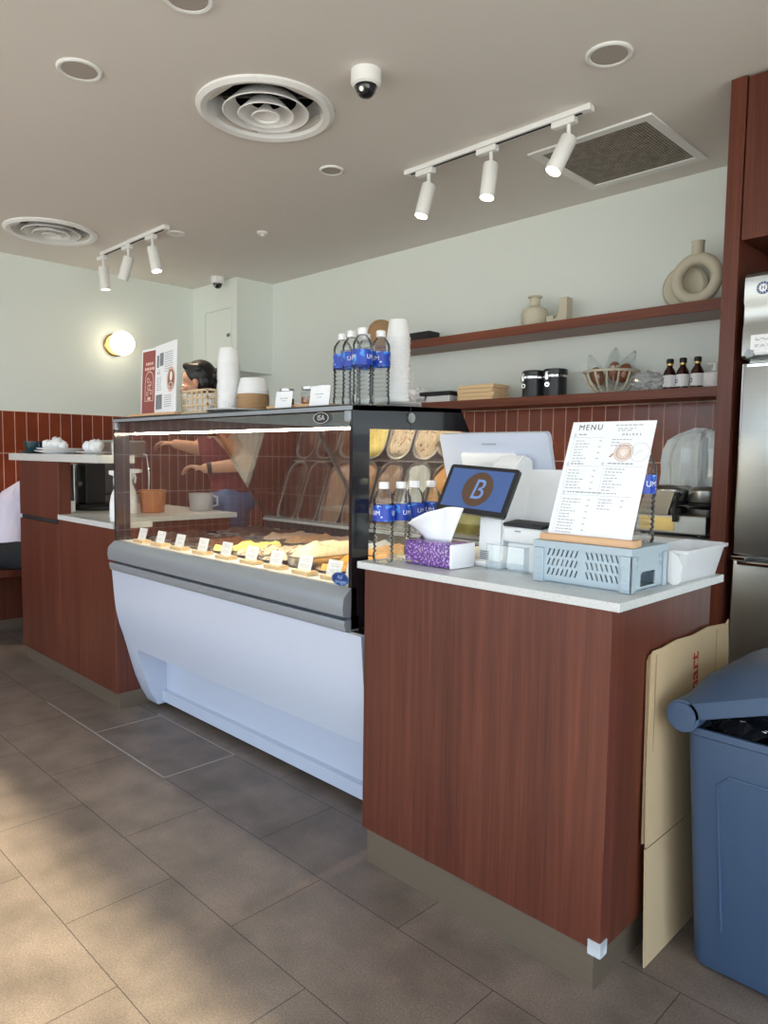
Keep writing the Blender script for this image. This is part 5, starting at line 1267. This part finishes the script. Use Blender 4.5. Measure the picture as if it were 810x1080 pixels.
# seated customer at the left edge
f = Vector((.75, .66, 0)).normalized(); lf = Vector((-.66, .75, 0)).normalized()
cu_ = thing('person', 'seated person in pale lavender shirt and black trousers at the left edge', 'person', (-5.0, 1.6, .455))
hp, chs, nk, hdc = Vector((-5.02, 1.60, .57)), Vector((-5.055, 1.690, .83)), Vector((-5.03, 1.80, 1.00)), Vector((-4.955, 1.900, 1.03))
b = B(); b.caps(hp, .115, chs, .120, 20); b.caps(chs, .120, nk-Vector((0, 0, .05)), .095, 20); b.caps(nk-Vector((0, 0, .03)), .06, nk+(hdc-nk)*.6, .048)
for q in (1, -1):
    s_ = nk+lf*.155*q-Vector((0, 0, .065)); e_ = s_+f*.14-Vector((0, 0, .22)); w_ = e_+f*.20+Vector((0, 0, .06))
    b.caps(nk-Vector((0, 0, .05)), .05, s_, .058); b.caps(s_, .052, e_, .042); b.caps(e_, .041, w_, .028); hand(b, w_, f, (0, 0, 1), -q, .45)
    hj = hp+lf*.085*q-Vector((0, 0, .02)); kn = hj+f*.40-Vector((0, 0, .03)); an = kn-Vector((0, 0, .41))+f*.02; b.caps(hj, .085, kn, .058, 18); b.caps(kn, .056, an, .038); b.caps(an-Vector((0, 0, .045)), .034, an+f*.13-Vector((0, 0, .06)), .026)
P, R_ = head(b, hdc, f*.8+Vector((0, 0, -.6)), Vector((0, 0, 1))+f*.7, .96)
fuse(b, 'body', 'skin', cu_, .007, 3)
b = B(); b.ball(P(-.026, 0, .040), (.098, .084, .090), 22, 16, R_); b.ball(P(-.05, 0, -.005), (.065, .078, .07), 18, 12, R_); fuse(b, 'hair', 'hair', cu_, .007, 3)
for q in (-1, 1):
    b = B(); b.ball(P(.082, q*.033, -.006), (.008, .014, .007), 14, 10, R_); b.out('eye', 'eye', cu_, 'all')
b = B(); b.caps(hp+Vector((0, 0, .02)), .150, chs, .155, 22); b.caps(chs, .155, nk-Vector((0, 0, .06)), .125, 22)
for q in (1, -1):
    s_ = nk+lf*.155*q-Vector((0, 0, .065)); e_ = s_+f*.14-Vector((0, 0, .22)); w_ = e_+f*.15+Vector((0, 0, .045)); b.caps(nk-Vector((0, 0, .07)), .075, s_, .078); b.caps(s_, .076, e_, .064); b.caps(e_, .062, w_, .045)
fuse(b, 'shirt', 'lav', cu_, .009, 3)
b = B(); b.caps(hp-Vector((0, 0, .005)), .125, hp-f*.02-Vector((0, 0, .0)), .125, 20)
for q in (1, -1):
    hj = hp+lf*.085*q-Vector((0, 0, .02)); kn = hj+f*.40-Vector((0, 0, .03)); an = kn-Vector((0, 0, .39))+f*.02; b.caps(hj, .098, kn, .072, 18); b.caps(kn, .070, an, .052)
for v_ in b.bm.verts: v_.co.z = max(v_.co.z, .457) if (v_.co.x < -4.86) else v_.co.z
fuse(b, 'trousers', 'blackcl', cu_, .009, 3)
for q in (1, -1):
    an = hp+lf*.085*q+f*.42; b = B(); b.caps((an.x, an.y, .040), .042, Vector((an.x, an.y, .036))+f*.14, .034, 16)
    for v_ in b.bm.verts: v_.co.z = max(v_.co.z, .002)
    b.out('shoe', 'blackm', cu_, 'all')

# ------------------------------------------------------------------ light
w = bpy.data.worlds.new('World'); SC.world = w; w.use_nodes = True; nt = w.node_tree; nt.nodes.clear()
out = nt.nodes.new('ShaderNodeOutputWorld'); bg = nt.nodes.new('ShaderNodeBackground'); bg.inputs[1].default_value = 4.0
tc = nt.nodes.new('ShaderNodeTexCoord'); sp = nt.nodes.new('ShaderNodeSeparateXYZ'); nt.links.new(tc.outputs['Generated'], sp.inputs[0])
mr = nt.nodes.new('ShaderNodeMapRange'); mr.inputs[1].default_value = -1; mr.inputs[2].default_value = 1; nt.links.new(sp.outputs[2], mr.inputs[0])
sky = ramp(nt, mr.outputs[0], [(.0, (.80, .74, .65, 1)), (.485, (.74, .70, .64, 1)), (.53, (.66, .72, .82, 1)), (.70, (.62, .78, 1.0, 1)), (1, (.45, .66, 1, 1))])
nt.links.new(sky, bg.inputs[0]); nt.links.new(bg.outputs[0], out.inputs[0])
l = bpy.data.lights.new('sun', 'SUN'); l.energy = 9.5; l.angle = math.radians(1.4); l.color = (1, .88, .64)
o = bpy.data.objects.new('sun', l); COL.objects.link(o)
o.rotation_euler = Vector((.08, 1, -.655)).normalized().to_track_quat('-Z', 'Y').to_euler()
# daylight portals in the window openings: they only guide sampling of the sky
for i in range(n):
    pass
l = bpy.data.lights.new('window_portal', 'AREA'); l.shape = 'RECTANGLE'; l.size = XR-XL; l.size_y = 2.2; l.cycles.is_portal = True
o = bpy.data.objects.new('window_portal', l); COL.objects.link(o); o.location = ((XL+XR)/2, YF-.12, 1.2); o.rotation_euler = (math.radians(90), 0, 0)

# ------------------------------------------------------------------ camera
MR = [[0.7083012067813761, 0.7057791998159234, 0.013605939116480307], [-0.06326201679725582, 0.044267728099240816, 0.9970146866920646], [-0.7030699237649056, 0.707047444911674, -0.0760039008280708]]
cam = bpy.data.cameras.new('camera'); cam.sensor_fit = 'VERTICAL'; cam.sensor_height = 24; cam.lens = 765.0938/1080*24; cam.clip_start = .02
co = bpy.data.objects.new('camera', cam); COL.objects.link(co)
r_, u_, fw_ = [Vector(x) for x in MR]
mm = Matrix.Identity(4)
for i in range(3): mm[i][0] = r_[i]; mm[i][1] = u_[i]; mm[i][2] = -fw_[i]
mm[2][3] = 1.2
co.matrix_world = mm
SC.camera = co
SC.cycles.transparent_max_bounces = 32; SC.cycles.max_bounces = 14; SC.cycles.diffuse_bounces = 6
vs = SC.view_settings; vs.view_transform = 'Standard'; vs.look = 'None'; vs.exposure = 0.83; vs.gamma = 1; vs.use_curve_mapping = False
